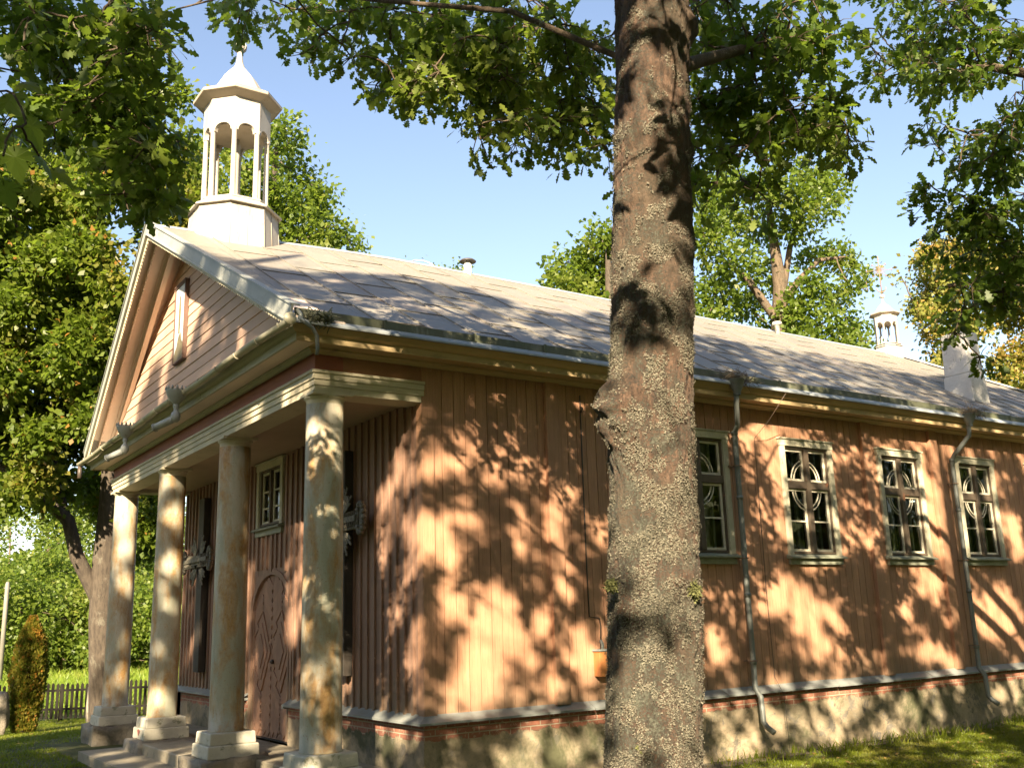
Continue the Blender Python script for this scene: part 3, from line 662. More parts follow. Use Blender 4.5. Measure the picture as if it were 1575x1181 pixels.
# door: two arched leaves with lozenges
dm = MB()
y0, y1, zt = DOOR[0], DOOR[1], DOOR[3]; yc = (y0 + y1) / 2; hw = (y1 - y0) / 2; zs = zt - .58
def archz(yv): return zs + .58 * math.sqrt(max(0, 1 - ((yv - yc) / hw) ** 2))
m = MB(); n = 24
outer = [(y0 - .05, .28)] + [(yc + (hw + .05) * math.cos(a), zs + .63 * math.sin(a)) for a in np.linspace(math.pi, 0, n)] + [(y1 + .05, .28)]
inner = [(y0 + .02, .28)] + [(yc + (hw - .02) * math.cos(a), zs + .56 * math.sin(a)) for a in np.linspace(math.pi, 0, n)] + [(y1 - .02, .28)]
vs = []
for x in (-.02, .03):
    vs += [(x, a, b) for a, b in outer] + [(x, a, b) for a, b in inner]
k = len(outer); fs = []
for i in range(k - 1):
    fs += [(i, i + 1, k + i + 1, k + i), (2 * k + i, 3 * k + i, 3 * k + i + 1, 2 * k + i + 1), (i, 2 * k + i, 2 * k + i + 1, i + 1), (k + i, k + i + 1, 3 * k + i + 1, 3 * k + i)]
m.add(vs, fs)
# spandrels filling the square hole in the boards round the arch
for s_ in (-1, 1):
    ap = [(yc + s_ * (hw - .0) * math.cos(a), zs + .6 * math.sin(a)) for a in np.linspace(0, math.pi / 2, 12)]
    poly = [(.0, a, b) for a, b in ap] + [(.0, yc, 2.43), (.0, yc + s_ * (hw + .02), 2.43)]
    m.ext(poly if s_ < 0 else poly[::-1], (.03, 0, 0))
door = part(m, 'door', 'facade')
for s_ in (-1, 1):                        # leaves made of slanting planks round a lozenge
    m = MB()
    ya, yb = (y0 + .02, yc - .006) if s_ < 0 else (yc + .006, y1 - .02)
    nn = 16; cols = np.linspace(ya, yb, nn); poly = [(.02, ya, .285)] + [(.02, c_, archz(c_) - .02) for c_ in cols] + [(.02, yb, .285)]
    m.ext(poly, (.03, 0, 0))
    mid = (ya + yb) / 2; hwid = (yb - ya) / 2; zc = 1.38; hh = .52
    # slanting planks: thin bars running from the side edges towards the middle
    step = .105
    def clip_put(zc0):
        for e, sg in ((ya, 1), (yb, -1)):
            p0 = np.array((.016, e + sg * .004, zc0)); p1 = np.array((.016, mid, zc0 + (.26 if zc0 > zc else -.26)))
            # stop at the lozenge
            lo = 0.; 
            for tt in np.linspace(0, 1, 21):
                q = p0 + (p1 - p0) * tt
                if abs(q[1] - mid) / hwid * 1.0 + abs(q[2] - zc) / (hh + .22) < .98 and abs(q[2] - zc) < hh: break
                if q[2] > archz(q[1]) - .05 or q[2] < .33: break
                lo = tt
            if lo > .08: m.bar(p0, p0 + (p1 - p0) * lo, step * .90, .016, up=(1, 0, 0))
    for zz in np.arange(.42, 2.3, step * 1.12): clip_put(zz)
    for kk, dpt in ((1, .018), (.72, .03), (.44, .042)):
        m.ext([(.02, mid - hwid * .93 * kk, zc), (.02, mid, zc + hh * kk), (.02, mid + hwid * .93 * kk, zc), (.02, mid, zc - hh * kk)], (-dpt, 0, 0))
    part(m, 'door_leaf', 'door', door, bevel=.003)
m = MB(); m.lathe([(.03, -.03), (.03, 0)], (0, yc - .09, 1.25), 10, ax=((0, 1, 0), (0, 0, 1), (1, 0, 0))); m.tube([(-.0, yc - .09, 1.25), (-.05, yc - .09, 1.25), (-.055, yc - .17, 1.245)], .009, 6); part(m, 'handle', 'iron', door)

# windows ----------------------------------------------------------------
def arc(cx, cz, r, a0, a1, n=10): return [(cx + r * math.cos(a), cz + r * math.sin(a)) for a in np.linspace(a0, a1, n)]
def casement(x0, x1, z0, z1, arcs, bars, depth=.045, y=.012, wd=.032):
    m = MB(); m.box(x0, x1, y, y + depth, z0, z0 + wd); m.box(x0, x1, y, y + depth, z1 - wd, z1)
    m.box(x0, x0 + wd, y + .001, y + depth - .001, z0 + wd, z1 - wd); m.box(x1 - wd, x1, y + .001, y + depth - .001, z0 + wd, z1 - wd)
    for b in bars: m.box(x0 + wd, x1 - wd, y + .004, y + .026, z0 + b * (z1 - z0) - .011, z0 + b * (z1 - z0) + .011)
    for pts in arcs:
        pts = [(a, b) for a, b in pts if x0 + wd * .6 <= a <= x1 - wd * .6 and z0 + wd * .6 <= b <= z1 - wd * .6]
        if len(pts) > 2: m.tube([(a, y + .014, b) for a, b in pts], .010, 6)
    return m
def make_window(w_, h_, tall=True):
    m = MB(); c = .088
    m.box(0, c, -.042, -.0055, .10, h_ - c); m.box(w_ - c, w_, -.042, -.0055, .10, h_ - c); m.box(-.012, w_ + .012, -.048, -.0055, h_ - c, h_); m.box(-.03, w_ + .03, -.065, -.0055, h_, h_ + .022)
    m.box(.03, c, -.0045, .06, .12, h_ - .03); m.box(w_ - c, w_ - .03, -.0045, .06, .12, h_ - .03)
    win = m.build('window', mt['wintrim'], ch, bevel=.004)
    m = MB(); m.add([(-.03, -.105, .075), (w_ + .03, -.105, .075), (w_ + .03, -.005, .115), (-.03, -.005, .115), (-.03, -.105, .055), (w_ + .03, -.105, .055), (w_ + .03, -.005, .055), (-.03, -.005, .055)], [(0, 1, 2, 3), (4, 7, 6, 5), (0, 4, 5, 1), (1, 5, 6, 2), (2, 6, 7, 3), (3, 7, 4, 0)])
    m.box(.0, w_, -.05, -.0055, -.02, .054); m.build('sill', mt['sill'], win, bevel=.003)
    xi0, xi1, zi0, zi1 = c, w_ - c, .12, h_ - c; xm = w_ / 2
    fr = MB(); fr.box(xi0, xi1, -.015, .06, zi1 - .03, zi1); fr.box(xi0, xi1, -.015, .06, zi0, zi0 + .03)
    fr.box(xi0, xi0 + .022, -.013, .06, zi0 + .03, zi1 - .03); fr.box(xi1 - .022, xi1, -.013, .06, zi0 + .03, zi1 - .03)
    cas = []
    if tall:
        zt = zi0 + (zi1 - zi0) * .64
        fr.box(xm - .04, xm + .04, -.028, .06, zi0 + .03, zi1 - .03); fr.box(xi0 + .022, xm - .041, -.022, .06, zt - .05, zt + .05); fr.box(xm + .041, xi1 - .022, -.022, .06, zt - .05, zt + .05)
        for s_ in (-1, 1):
            a, b = (xi0 + .024, xm - .042) if s_ < 0 else (xm + .042, xi1 - .024)
            ev = xm + s_ * .04
            up = [[(xm + s_ * (r_ * math.cos(t)), zt + .055 + r_ * 1.0 * math.sin(t)) for t in np.linspace(.02, 1.45, 14)] for r_ in (.235, .285)]
            cas.append((a, b, zt + .052, zi1 - .032, up, []))
            lo = [[(xm + s_ * (r_ * math.cos(t)), zt - .055 - r_ * math.sin(t)) for t in np.linspace(.02, 1.45, 14)] for r_ in (.235, .285)]
            cas.append((a, b, zi0 + .032, zt - .052, lo, [.48]))
    else:
        fr.box(xm - .028, xm + .028, -.028, .06, zi0 + .03, zi1 - .03)
        for s_ in (-1, 1):
            a, b = (xi0 + .024, xm - .03) if s_ < 0 else (xm + .03, xi1 - .024)
            ar = [[(xm + s_ * .04, zi1 - .05), (xm + s_ * .16, zi1 - .17), (xm + s_ * .26, zi1 - .05)], [(xm + s_ * .06, zi0 + .06), (xm + s_ * .17, zi0 + .15), (xm + s_ * .28, zi0 + .05)]]
            cas.append((a, b, zi0 + .032, zi1 - .032, ar, [.30, .62]))
    fr.build('window_frame', mt['winframe'], win, bevel=.003)
    for a, b, z0, z1, ar, bars in cas:
        casement(a, b, z0, z1, ar, bars).build('casement', mt['sash'], win, bevel=.002)
        g = MB(); g.add([(a + .02, .03, z0 + .02), (b - .02, .03, z0 + .02), (b - .02, .03, z1 - .02), (a + .02, .03, z1 - .02)], [(0, 1, 2, 3)]); g.build('pane', mt['glass'], win)
    # inner sashes and gathered curtain
    m = MB()
    for x_ in (xi0 + .07, xi1 - .07, xm - .085, xm + .085):
        m.box(x_ - .018, x_ + .018, .15, .18, zi0, zi1)
    m.box(xi0 + .05, xi1 - .05, .15, .18, zi0 + .0, zi0 + .05)
    m.build('inner_sash', mt['curtain'], win)
    m = MB()
    if tall:
        for x0_, wd_ in ((xi0 - .03, .13), (xi1 - .13, .16), (xm + .02, .10)):
            K_ = 12; vs = []; fs = []
            for j in range(9):
                tt = j / 8
                for i in range(K_):
                    u = i / (K_ - 1); vs.append((x0_ + u * wd_ * (1 - .25 * math.sin(tt * 3.1)), .24 + .022 * math.sin(u * 22 + tt * .6), zi0 - .02 + tt * (zi1 - zi0 + .04)))
            fs = [(j * K_ + i, j * K_ + i + 1, (j + 1) * K_ + i + 1, (j + 1) * K_ + i) for j in range(8) for i in range(K_ - 1)]
            m.add(vs, fs, True)
        m.build('curtain', mt['curtain'], win)
    # dark sheet standing in for the unlit room behind the panes
    m = MB(); m.add([(-.1, .5, -.1), (w_ + .1, .5, -.1), (w_ + .1, .5, h_ + .1), (-.1, .5, h_ + .1)], [(0, 1, 2, 3)]); m.build('dark_backing', mt['dark'], win)
    return win
def copy_tree(o, parent):
    c = o.copy(); C.objects.link(c); c.parent = parent
    for k_ in list(o.children): copy_tree(k_, c)
    return c
w0 = make_window(1.045, ZT - ZB)
for i, (a, b) in enumerate(WIN):
    o = w0 if i == 0 else copy_tree(w0, ch)
    o.location = (a, 0, ZB)
wf = make_window(.99, .99, tall=False); wf.location = (0, 4.82, 2.935); wf.rotation_euler = (0, 0, -math.pi / 2)
wf['label'] = 'small two-casement window over the door'

# downpipes
def downpipe(xg, xw, zj, long_=False):
    m = MB(); yo = -.115
    pts = [(xg, -.43, 4.40), (xg, -.43, 4.30)]
    if long_: pts += [(xg, -.42, 4.20), (xw, -.17, zj + .06), (xw, yo, zj - .02)]
    else: pts += [(xg + .01, -.41, 4.22), (xw - .02, -.20, zj + .05), (xw, yo, zj - .06)]
    for z in np.linspace(zj - .25, .80, 6): pts.append((xw + .004 * math.sin(z * 5), yo, z))
    pts += [(xw, -.19, .70), (xw, -.20, .42), (xw + .01, -.24, .36), (xw + .03, -.33, .30)]
    m.tube(pts, .034, 14)
    for p in (pts[4], (xw, yo, 1.9), (xw, yo, 3.1), (xw, yo, 1.1)):
        m.lathe([(.041, -.025), (.043, 0), (.041, .025)], p, 14)
    dp = part(m, 'downpipe', 'zinc')
    m = MB(); m.lathe([(.042, 4.33), (.05, 4.38), (.085, 4.44), (.11, 4.52), (.115, 4.525), (.10, 4.515), (.045, 4.42)], (xg, -.45, 0), 12, cap=False); part(m, 'funnel', 'zinc', dp)
    m = MB()
    for _ in range(110):
        p = np.array((xg + .05 + random.gauss(0, .14), -.45 + random.gauss(0, .05), 4.56 + random.uniform(-.05, .05))); d = np.array((random.gauss(0, .09), random.gauss(0, .05), random.gauss(0, .05)))
        m.tube([p - d, p + (0, 0, .01), p + d], .003, 4)
    part(m, 'twig_debris', 'nest', dp)
    m = MB()
    for z in (1.12, 2.35, 3.5): m.tube([(xw + .055 * math.cos(a), yo + .055 * math.sin(a), z) for a in np.linspace(0, 2 * math.pi, 14)], .006, 5); m.box(xw - .1, xw + .1, yo + .05, yo + .062, z - .008, z + .008); m.box(xw - .01, xw + .01, yo + .05, -.0, z - .007, z + .007)
    part(m, 'pipe_bracket', 'rust', dp)
downpipe(4.22, 4.47, 3.98); downpipe(9.20, 9.15, 3.88, True); downpipe(14.4, 14.4, 3.95)
# cable and meter box, lightning wire
m = MB(); m.tube([(2.07, -.018, 4.20), (2.06, -.018, 3.2), (2.055, -.018, 2.2), (2.06, -.018, 1.70), (2.20, -.018, 1.68), (2.215, -.018, 1.60), (2.20, -.018, 1.34)], .008, 6); m.tube([(2.07, -.02, 4.06), (2.07, -.05, 4.04), (2.07, -.02, 4.0)], .015, 6); part(m, 'cable', 'iron')
m = MB(); m.box(2.10, 2.30, -.115, -.006, 1.06, 1.33); bx = part(m, 'meter_box', 'boxorange', bevel=.006)
m = MB(); m.box(2.085, 2.315, -.13, -.004, 1.33, 1.35); m.tube([(2.2, -.05, 1.33), (2.2, -.05, 1.40), (2.2, -.02, 1.44)], .018, 8); part(m, 'box_lid', 'flash', bx)
m = MB(); m.tube([(4.95, -.6, 4.4), (4.93, -.3, 4.1), (4.90, -.05, 3.9), (4.9, -.03, 2), (4.92, -.03, .9), (4.92, -.15, .70), (4.93, -.16, .05)], .004, 4); part(m, 'lightning_wire', 'iron')

# turrets -------------------------------------------------------------------
def octa(mb, prof, c, smooth=False, n=8): mb.lathe(prof, c, n, rot=math.pi / 8, smooth=smooth)
def turret(cx, cy, k, z0, zs_, finial, wide=1.0):
    c = (cx, cy, 0); K = 1 / math.cos(math.pi / 8); Z = lambda v: z0 + (v - 7.0) * zs_
    m = MB(); octa(m, [(.645 * k * wide, Z(6.70)), (.605 * k * wide, Z(7.38))], c)
    for i in range(8):
        a = math.pi / 8 + i * math.pi / 4; p = np.array((math.cos(a), math.sin(a), 0))
        m.tube([np.array((cx, cy, Z(6.7))) + p * .645 * k * wide, np.array((cx, cy, Z(7.38))) + p * .605 * k * wide], .006, 4)
    base = part(m, 'turret', 'turret')
    m = MB()                              # folded seams between the sheets of the drum base
    for i in range(8):
        a = i * math.pi / 4; p = np.array((math.cos(a), math.sin(a), 0)) * .925
        m.tube([np.array((cx, cy, Z(6.75))) + p * .645 * k * wide, np.array((cx, cy, Z(7.37))) + p * .607 * k * wide], .004, 4)
    part(m, 'sheet_seam', 'turretshade', base)
    m = MB(); octa(m, [(.58 * k * wide, Z(7.385)), (.645 * k * wide, Z(7.36)), (.662 * k * wide, Z(7.365)), (.665 * k * wide, Z(7.385)), (.53 * k * wide, Z(7.465)), (.525 * k * wide, Z(7.48)), (.535 * k, Z(7.485)), (.535 * k, Z(7.505)), (.1 * k, Z(7.51))], c)
    part(m, 'turret_skirt', 'turret', base)
    R = .425 * k
    for i in range(8):
        a = math.pi / 8 + i * math.pi / 4; x, y = cx + R * math.cos(a), cy + R * math.sin(a)
        m = MB(); m.lathe([(.045 * k, Z(7.50)), (.045 * k, Z(7.54)), (.040 * k, Z(7.56)), (.036 * k, Z(8.50)), (.044 * k, Z(8.52)), (.047 * k, Z(8.545)), (.047 * k, Z(8.57))], (x, y, 0), 12)
        part(m, 'turret_column', 'turret', base)
    # drum with scalloped arches
    m = MB(); Ro, Ri = .470 * k, .405 * k; zt_ = Z(9.10)
    for i in range(8):
        a0 = math.pi / 8 + i * math.pi / 4; a1 = a0 + math.pi / 4
        po = [np.array((cx + Ro * math.cos(a), cy + Ro * math.sin(a), 0)) for a in (a0, a1)]; pi_ = [np.array((cx + Ri * math.cos(a), cy + Ri * math.sin(a), 0)) for a in (a0, a1)]
        def low(u):
            e = .16
            if u < e or u > 1 - e:
                return Z(8.52) - .0
            q = (u - .5) / (.5 - e); return Z(8.53) + .11 * zs_ * math.sqrt(max(0, 1 - q * q))
        us = sorted(list(np.linspace(0, 1, 25)) + [.1599, .1601, .8399, .8401])
        vs = []; fs = []
        for u in us:
            for P_ in (po, pi_):
                q = P_[0] * (1 - u) + P_[1] * u
                vs += [(q[0], q[1], low(u)), (q[0], q[1], zt_)]
        for j in range(len(us) - 1):
            b = 4 * j; fs += [(b, b + 4, b + 5, b + 1), (b + 2, b + 3, b + 7, b + 6), (b, b + 2, b + 6, b + 4)]
        m.add(vs, fs)
    part(m, 'turret_drum', 'turret', base)
    m = MB(); octa(m, [(.46 * k, Z(9.02)), (.605 * k, Z(9.09)), (.625 * k, Z(9.09)), (.63 * k, Z(9.10)), (.63 * k, Z(9.13)), (.57 * k, Z(9.17))], c)
    octa(m, [(.44 * k, Z(8.62)), (.02, Z(8.80))], c)
    part(m, 'turret_eave', 'turretshade', base)
    m = MB(); octa(m, [(.632 * k, Z(9.132)), (.50 * k, Z(9.18)), (.41 * k, Z(9.25)), (.34 * k, Z(9.37)), (.26 * k, Z(9.51)), (.165 * k, Z(9.63)), (.085 * k, Z(9.72)), (.055 * k, Z(9.80)), (.042 * k, Z(9.90)), (.032 * k, Z(10.02))], c)
    part(m, 'turret_cap', 'turret', base)
    m = MB(); rb = .095 * k; vs = []
    m.lathe([(max(.004, rb * math.sin(t)) * 1.0, Z(10.04) - rb * .92 * math.cos(t) + .03) for t in np.linspace(.05, 3.09, 14)], c, 28)
    for i in range(14):
        a = i * 2 * math.pi / 14; m.tube([(cx + rb * 1.01 * math.sin(t) * math.cos(a), cy + rb * 1.01 * math.sin(t) * math.sin(a), Z(10.04) - rb * .92 * math.cos(t) + .03) for t in np.linspace(.2, 2.9, 9)], .006 * k, 4)
    part(m, 'finial_ball', 'turret', base)
    if finial:
        m = MB(); zb = Z(10.04) + rb + .02; cz = zb + .58
        m.tube([(cx, cy, zb - .05), (cx, cy, cz + .34)], .012, 6)
        m.tube([(cx + .10 * math.sin(t) * .707, cy - .10 * math.sin(t) * .707, zb + .16 - .10 * math.cos(t)) for t in np.linspace(-1.7, 1.7, 12)], .010, 5)
        for i in range(16):
            a = i * math.pi / 8; r_ = (.30 if i % 4 == 0 else .22 if i % 2 == 0 else .15); dx = math.cos(a); dz = math.sin(a)
            p = np.array((cx + dx * r_ * .707, cy - dx * r_ * .707, cz + dz * r_)); m.tube([(cx, cy, cz), p], .007, 5)
            if i % 2 == 0:
                e = np.array((-dz * .707, dz * .707, dx)) * .035; p2 = p * .88 + np.array((cx, cy, cz)) * .12
                m.tube([p2 - e, p2 + e], .007, 5)
        part(m, 'cross', 'rust', base)
    else:
        # central shaft seen between the columns
        pass
    m = MB(); m.lathe([(.16 * k, Z(7.50)), (.10 * k, Z(7.62)), (.055 * k, Z(7.72)), (.06 * k, Z(8.3)), (.075 * k, Z(8.5)), (.04 * k, Z(8.66))], (cx + .02 * k, cy + .1 * k, 0), 12); part(m, 'turret_shaft', 'turret', base)
    return base
turret(-.70, HY, 1.0, 7.0, 1.0, False)
turret(14.15, HY, .54, 7.16, .44, True, .88)

# ------------------------------------------------------------------ gable picture and the carved crosses
pic = thing('framed_picture', 'tall narrow framed picture hanging on the boards of the porch gable', 'picture', (GX - .02, 4.36, 5.22))
m = MB(); px0 = GX - .06
m.box(px0, GX - .006, 4.125, 4.148, 5.215, 6.31); m.box(px0, GX - .006, 4.592, 4.612, 5.215, 6.31); m.box(px0, GX - .006, 4.15, 4.59, 5.215, 5.238); m.box(px0 - .01, GX - .006, 4.115, 4.62, 6.312, 6.335); m.box(px0, GX - .006, 4.15, 4.59, 6.291, 6.31)
m.build('picture_frame', mt['picture_frame'], pic, origin=tuple(pic.location))
m = MB(); m.box(GX - .045, GX - .007, 4.15, 4.59, 5.24, 6.29); m.build('painted_panel', mt['picture_pale'], pic, origin=tuple(pic.location))
m = MB(); xq = GX - .046
def blob(pts): m.ext([(xq, a, b) for a, b in pts], (-.003, 0, 0))
blob([(4.42, 5.62), (4.35, 5.62), (4.33, 5.95), (4.36, 6.15), (4.41, 6.15), (4.43, 5.9)]); blob([(4.585, 5.245), (4.155, 5.245), (4.155, 5.42), (4.25, 5.5), (4.30, 5.62), (4.40, 5.58), (4.47, 5.44), (4.585, 5.34)])
m.build('painted_scene', mt['picture_dark'], pic, origin=tuple(pic.location))
def carved_cross(yv, z0, z1, label):
    t = thing('carved_cross', label, 'cross', (-.12, yv, z0), 'carved crosses fixed to the porch wall'); O = tuple(t.location)
    m = MB(); m.box(-.14, -.032, yv - .13, yv + .13, z0, z1); m.build('upright', mt['darkwood'], t, origin=O, bevel=.006)
    zc = z0 + 1.62
    m = MB(); m.box(-.205, -.142, yv - .62, yv + .62, zc, zc + .145); m.box(-.235, -.206, yv - .60, yv + .60, zc + .04, zc + .105)
    for s_ in (-1, 1):
        for i in range(6):
            m.box(-.225, -.142, yv + s_ * (.30 + .05 * i) - .006, yv + s_ * (.30 + .05 * i) + .006, zc - .012, zc + .16)
    m.build('crossbeam', mt['carved'], t, origin=O, bevel=.004)
    for s_ in (-1, 1):                    # fretwork along beam ends and underside
        m = MB()
        for i in range(22):
            u = .10 + .54 * i / 21; yy = yv + s_ * u
            m.lathe([(.018, 0), (.026, .012), (.018, .024)], (-.20, yy, zc - .02), 7, ax=((0, 1, 0), (0, 0, 1), (1, 0, 0)))
        for i in range(15):
            a = i * 2 * math.pi / 15; m.lathe([(.028, 0), (.038, .02), (.024, .05)], (-.215, yv + s_ * (.66 + .10 * math.cos(a) * .8), zc + .07 + .16 * math.sin(a)), 7, ax=((0, 1, 0), (0, 0, 1), (1, 0, 0)))
        m.box(-.19, -.15, yv + s_ * .66 - .07, yv + s_ * .66 + .07, zc - .04, zc + .19)
        m.build('fretwork', mt['carved'], t, origin=O)
    for q in range(4):                    # sheaf of rays between the arms
        m = MB()
        for i in range(6):
            a = math.pi / 4 + q * math.pi / 2 + (i - 2.5) * .11; l0, l1 = .16, .42 + .05 * math.sin(i * 2.)
            cy_, cz_ = math.cos(a), math.sin(a)
            m.bar((-.16, yv + l0 * cy_, zc + .07 + l0 * cz_), (-.17, yv + l1 * cy_, zc + .07 + l1 * cz_), .028, .014, up=(1, 0, 0))
        m.build('rays', mt['carved'], t, origin=O)
    return t
carved_cross(1.74, 1.14, 3.66, 'dark weathered cross right of the porch door, its carved arm showing past the nearest column')
carved_cross(7.05, 1.05, 3.72, 'dark weathered wooden cross at the far end of the porch wall, left of the door')
# ------------------------------------------------------------------ leaves
def unit(a): return a / (np.linalg.norm(a, axis=-1, keepdims=True) + 1e-9)
OAK_Y = [0, .10, .21, .31, .43, .55, .67, .80, .93]; OAK_W = [.015, .05, .19, .085, .27, .14, .29, .15, .10]
OAK = (np.array([[s * w_, y_, -.10 * y_ * y_ + .25 * w_ * w_] for y_, w_ in zip(OAK_Y, OAK_W) for s in (-1, 1)]),
       np.array([[2 * i, 2 * i + 1, 2 * i + 3, 2 * i + 2] for i in range(8)]))
SIMPLE = (np.array([[-.02, 0, 0], [.02, 0, 0], [-.26, .42, .05], [.26, .42, .05], [-.22, .72, 0], [.22, .72, 0], [-.05, 1, -.08], [.05, 1, -.08]]),
          np.array([[0, 1, 3, 2], [2, 3, 5, 4], [4, 5, 7, 6]]))
KITE = (np.array([[0, 0, 0], [.36, .5, .08], [0, 1, -.08], [-.36, .5, .08]]), np.array([[0, 1, 2, 3]]))
def leaves(P, D, S, tpl, flat=.55, up=(0, 0, 1)):
    """P positions, D growth directions, S sizes; leaf planes lean towards 'up' with scatter"""
    n = len(P); T, F = tpl
    D = unit(D); nrm = unit(np.asarray(up) + rng.normal(0, flat, (n, 3)))
    side = unit(np.cross(D, nrm)); nn = np.cross(side, D)
    V = P[:, None, :] + S[:, None, None] * (T[None, :, 0:1] * side[:, None, :] + T[None, :, 1:2] * D[:, None, :] + T[None, :, 2:3] * nn[:, None, :])
    Fa = (F[None] + (np.arange(n) * len(T))[:, None, None]).reshape(-1, 4)
    return V.reshape(-1, 3), Fa
def tubes(segs, sides=5):
    """segs: list of (points, radii) -> one V, F"""
    V = []; F = []; b = 0
    ang = 2 * np.pi * np.arange(sides) / sides; ca, sa = np.cos(ang), np.sin(ang)
    for pts, rad in segs:
        pts = np.asarray(pts, float); rad = np.asarray(rad, float); k = len(pts)
        d = np.gradient(pts, axis=0); d = unit(d)
        ref = np.array([0.31, .17, .93]) if abs(d[0] @ np.array([0.31, .17, .93])) < .9 else np.array([1., 0, 0])
        a = unit(np.cross(d, ref)); bb = np.cross(d, a)
        V.append((pts[:, None] + rad[:, None, None] * (ca[None, :, None] * a[:, None] + sa[None, :, None] * bb[:, None])).reshape(-1, 3))
        i, j = np.meshgrid(np.arange(k - 1), np.arange(sides), indexing='ij'); i = i.ravel(); j = j.ravel(); j2 = (j + 1) % sides
        F.append(np.stack([b + i * sides + j, b + i * sides + j2, b + (i + 1) * sides + j2, b + (i + 1) * sides + j], 1)); b += k * sides
    return np.concatenate(V), np.concatenate(F)
def grow(skel, anchors, rmin=.006, wig=.10):
    """connect anchors to the nearest wood; returns branch segments"""
    NP = []; NR = []
    for pts, rad in skel:
        pts = np.asarray(pts, float); rad = np.asarray(rad, float)
        for i in range(len(pts) - 1):
            k = max(2, int(np.linalg.norm(pts[i + 1] - pts[i]) / .25))
            for t in np.linspace(0, 1, k, endpoint=False): NP.append(pts[i] * (1 - t) + pts[i + 1] * t); NR.append(rad[i] * (1 - t) + rad[i + 1] * t)
    A = np.array(anchors); P0 = np.array(NP)
    d0 = np.array([np.min(np.linalg.norm(P0 - a, axis=1)) for a in A]); order = np.argsort(d0)
    P = np.zeros((len(NP) + len(A) * 7, 3)); R = np.zeros(len(P)); n = len(NP); P[:n] = NP; R[:n] = NR
    out = []
    for k in order:
        a = A[k]; dv = P[:n] - a; dist = np.linalg.norm(dv, axis=1) + .6 * np.maximum(0, dv[:, 2]) * .3 + .25 / (R[:n] * 20 + .1) * .12
        j = int(np.argmin(dist)); p = P[j]; l = np.linalg.norm(a - p)
        if l < .05: continue
        r0 = min(R[j] * .75, .010 + .016 * l ** 1.15 + .0); r0 = max(r0, rmin * 1.2)
        ts = np.linspace(0, 1, 7); side = rng.normal(0, wig * l, 3) * .5
        pts = p + (a - p) * ts[:, None] + np.sin(ts * np.pi)[:, None] * side + np.array([0, 0, 1]) * (np.sin(ts * np.pi) * l * .07)[:, None]
        pts[1:-1] += rng.normal(0, .018 * min(l, 1.5), (5, 3))
        rad = r0 + (rmin - r0) * ts ** .8
        out.append((pts, rad)); P[n:n + 6] = pts[1:]; R[n:n + 6] = rad[1:]; n += 6
    return out
def sprays(anchors, radii, counts, droop=.25, twigs=5, zsq=.75):
    """leafy twigs round each anchor: leaf positions, directions and twig tubes"""
    PP = []; DD = []; TW = []
    for c, r, n in zip(anchors, radii, counts):
        k = twigs; dirs = unit(rng.normal(0, 1, (k, 3)) * (1, 1, zsq)); ends = c + dirs * r * rng.uniform(.6, 1.1, (k, 1)) - np.array([0, 0, droop * r])
        if TW is not None:
            for e in ends:
                mid = (c + e) / 2 + rng.normal(0, .08 * r, 3); TW.append(([c, mid, e], [.005, .0035, .0015]))
        w_ = rng.integers(0, k, n); t = rng.uniform(.25, 1.08, n) ** .8
        base = c + (ends[w_] - c) * t[:, None] + rng.normal(0, .15 * r, (n, 3))
        d = unit(ends[w_] - c) * .8 + rng.normal(0, .75, (n, 3)) + np.array([0, 0, -.35])
        PP.append(base); DD.append(d)
    return np.concatenate(PP), np.concatenate(DD), TW

# ------------------------------------------------------------------ where the photo shows sun on things, in the plane y=0 seen along the sun
def plane(P):
    P = np.atleast_2d(P); return P[:, 0] - P[:, 1] * .85, P[:, 2] + 1.07 / 1.6 * P[:, 1]
LIT = []
def lit(ax, val, px, py, rpx, rpy):
    c = hit(ax, val, px, py); a = hit(ax, val, px + rpx, py); b = hit(ax, val, px, py + rpy)
    u, v = plane(c); ua, va = plane(a); ub, vb = plane(b)
    LIT.append((u[0], v[0], max(.06, abs(ua[0] - u[0])), max(.06, abs(vb[0] - v[0]))))
WALLLIT = [(765, 960, 42, 55), (715, 1040, 30, 35), (740, 1000, 40, 30), (690, 930, 26, 45), (672, 715, 22, 28), (700, 705, 25, 18), (760, 690, 14, 14), (735, 660, 16, 10), (745, 1060, 55, 28),
    (852, 795, 24, 50), (868, 862, 24, 22), (880, 745, 20, 28), (835, 950, 16, 42), (900, 1005, 28, 60), (820, 1010, 14, 30), (838, 690, 14, 16), (880, 640, 18, 40), (860, 1060, 20, 18),
    (1095, 985, 18, 50), (1150, 860, 16, 60), (1180, 905, 45, 50), (1235, 935, 50, 45), (1265, 990, 20, 30), (1180, 820, 26, 36), (1160, 660, 34, 22), (1180, 720, 20, 30), (1165, 770, 22, 30),
    (1320, 1005, 14, 28), (1340, 935, 10, 20), (1425, 1000, 26, 26), (1395, 935, 18, 30), (1410, 905, 26, 16), (1490, 1000, 18, 30), (1480, 905, 24, 26), (1545, 940, 34, 60), (1560, 820, 16, 50), (1305, 760, 12, 28), (1290, 840, 8, 30),
    (1280, 700, 10, 14), (1490, 830, 12, 18), (1440, 700, 12, 12), (1200, 700, 12, 40), (1120, 930, 14, 30), (1330, 690, 12, 20), (1210, 1055, 22, 14), (1290, 1085, 22, 36), (1180, 1110, 18, 24), (1110, 1120, 14, 44), (1395, 1085, 16, 26), (1440, 1090, 12, 20), (1530, 1070, 16, 18),
    (910, 1130, 18, 14), (880, 1160, 26, 18), (690, 1140, 24, 10)]
for q in WALLLIT: lit(1, 0, *q)
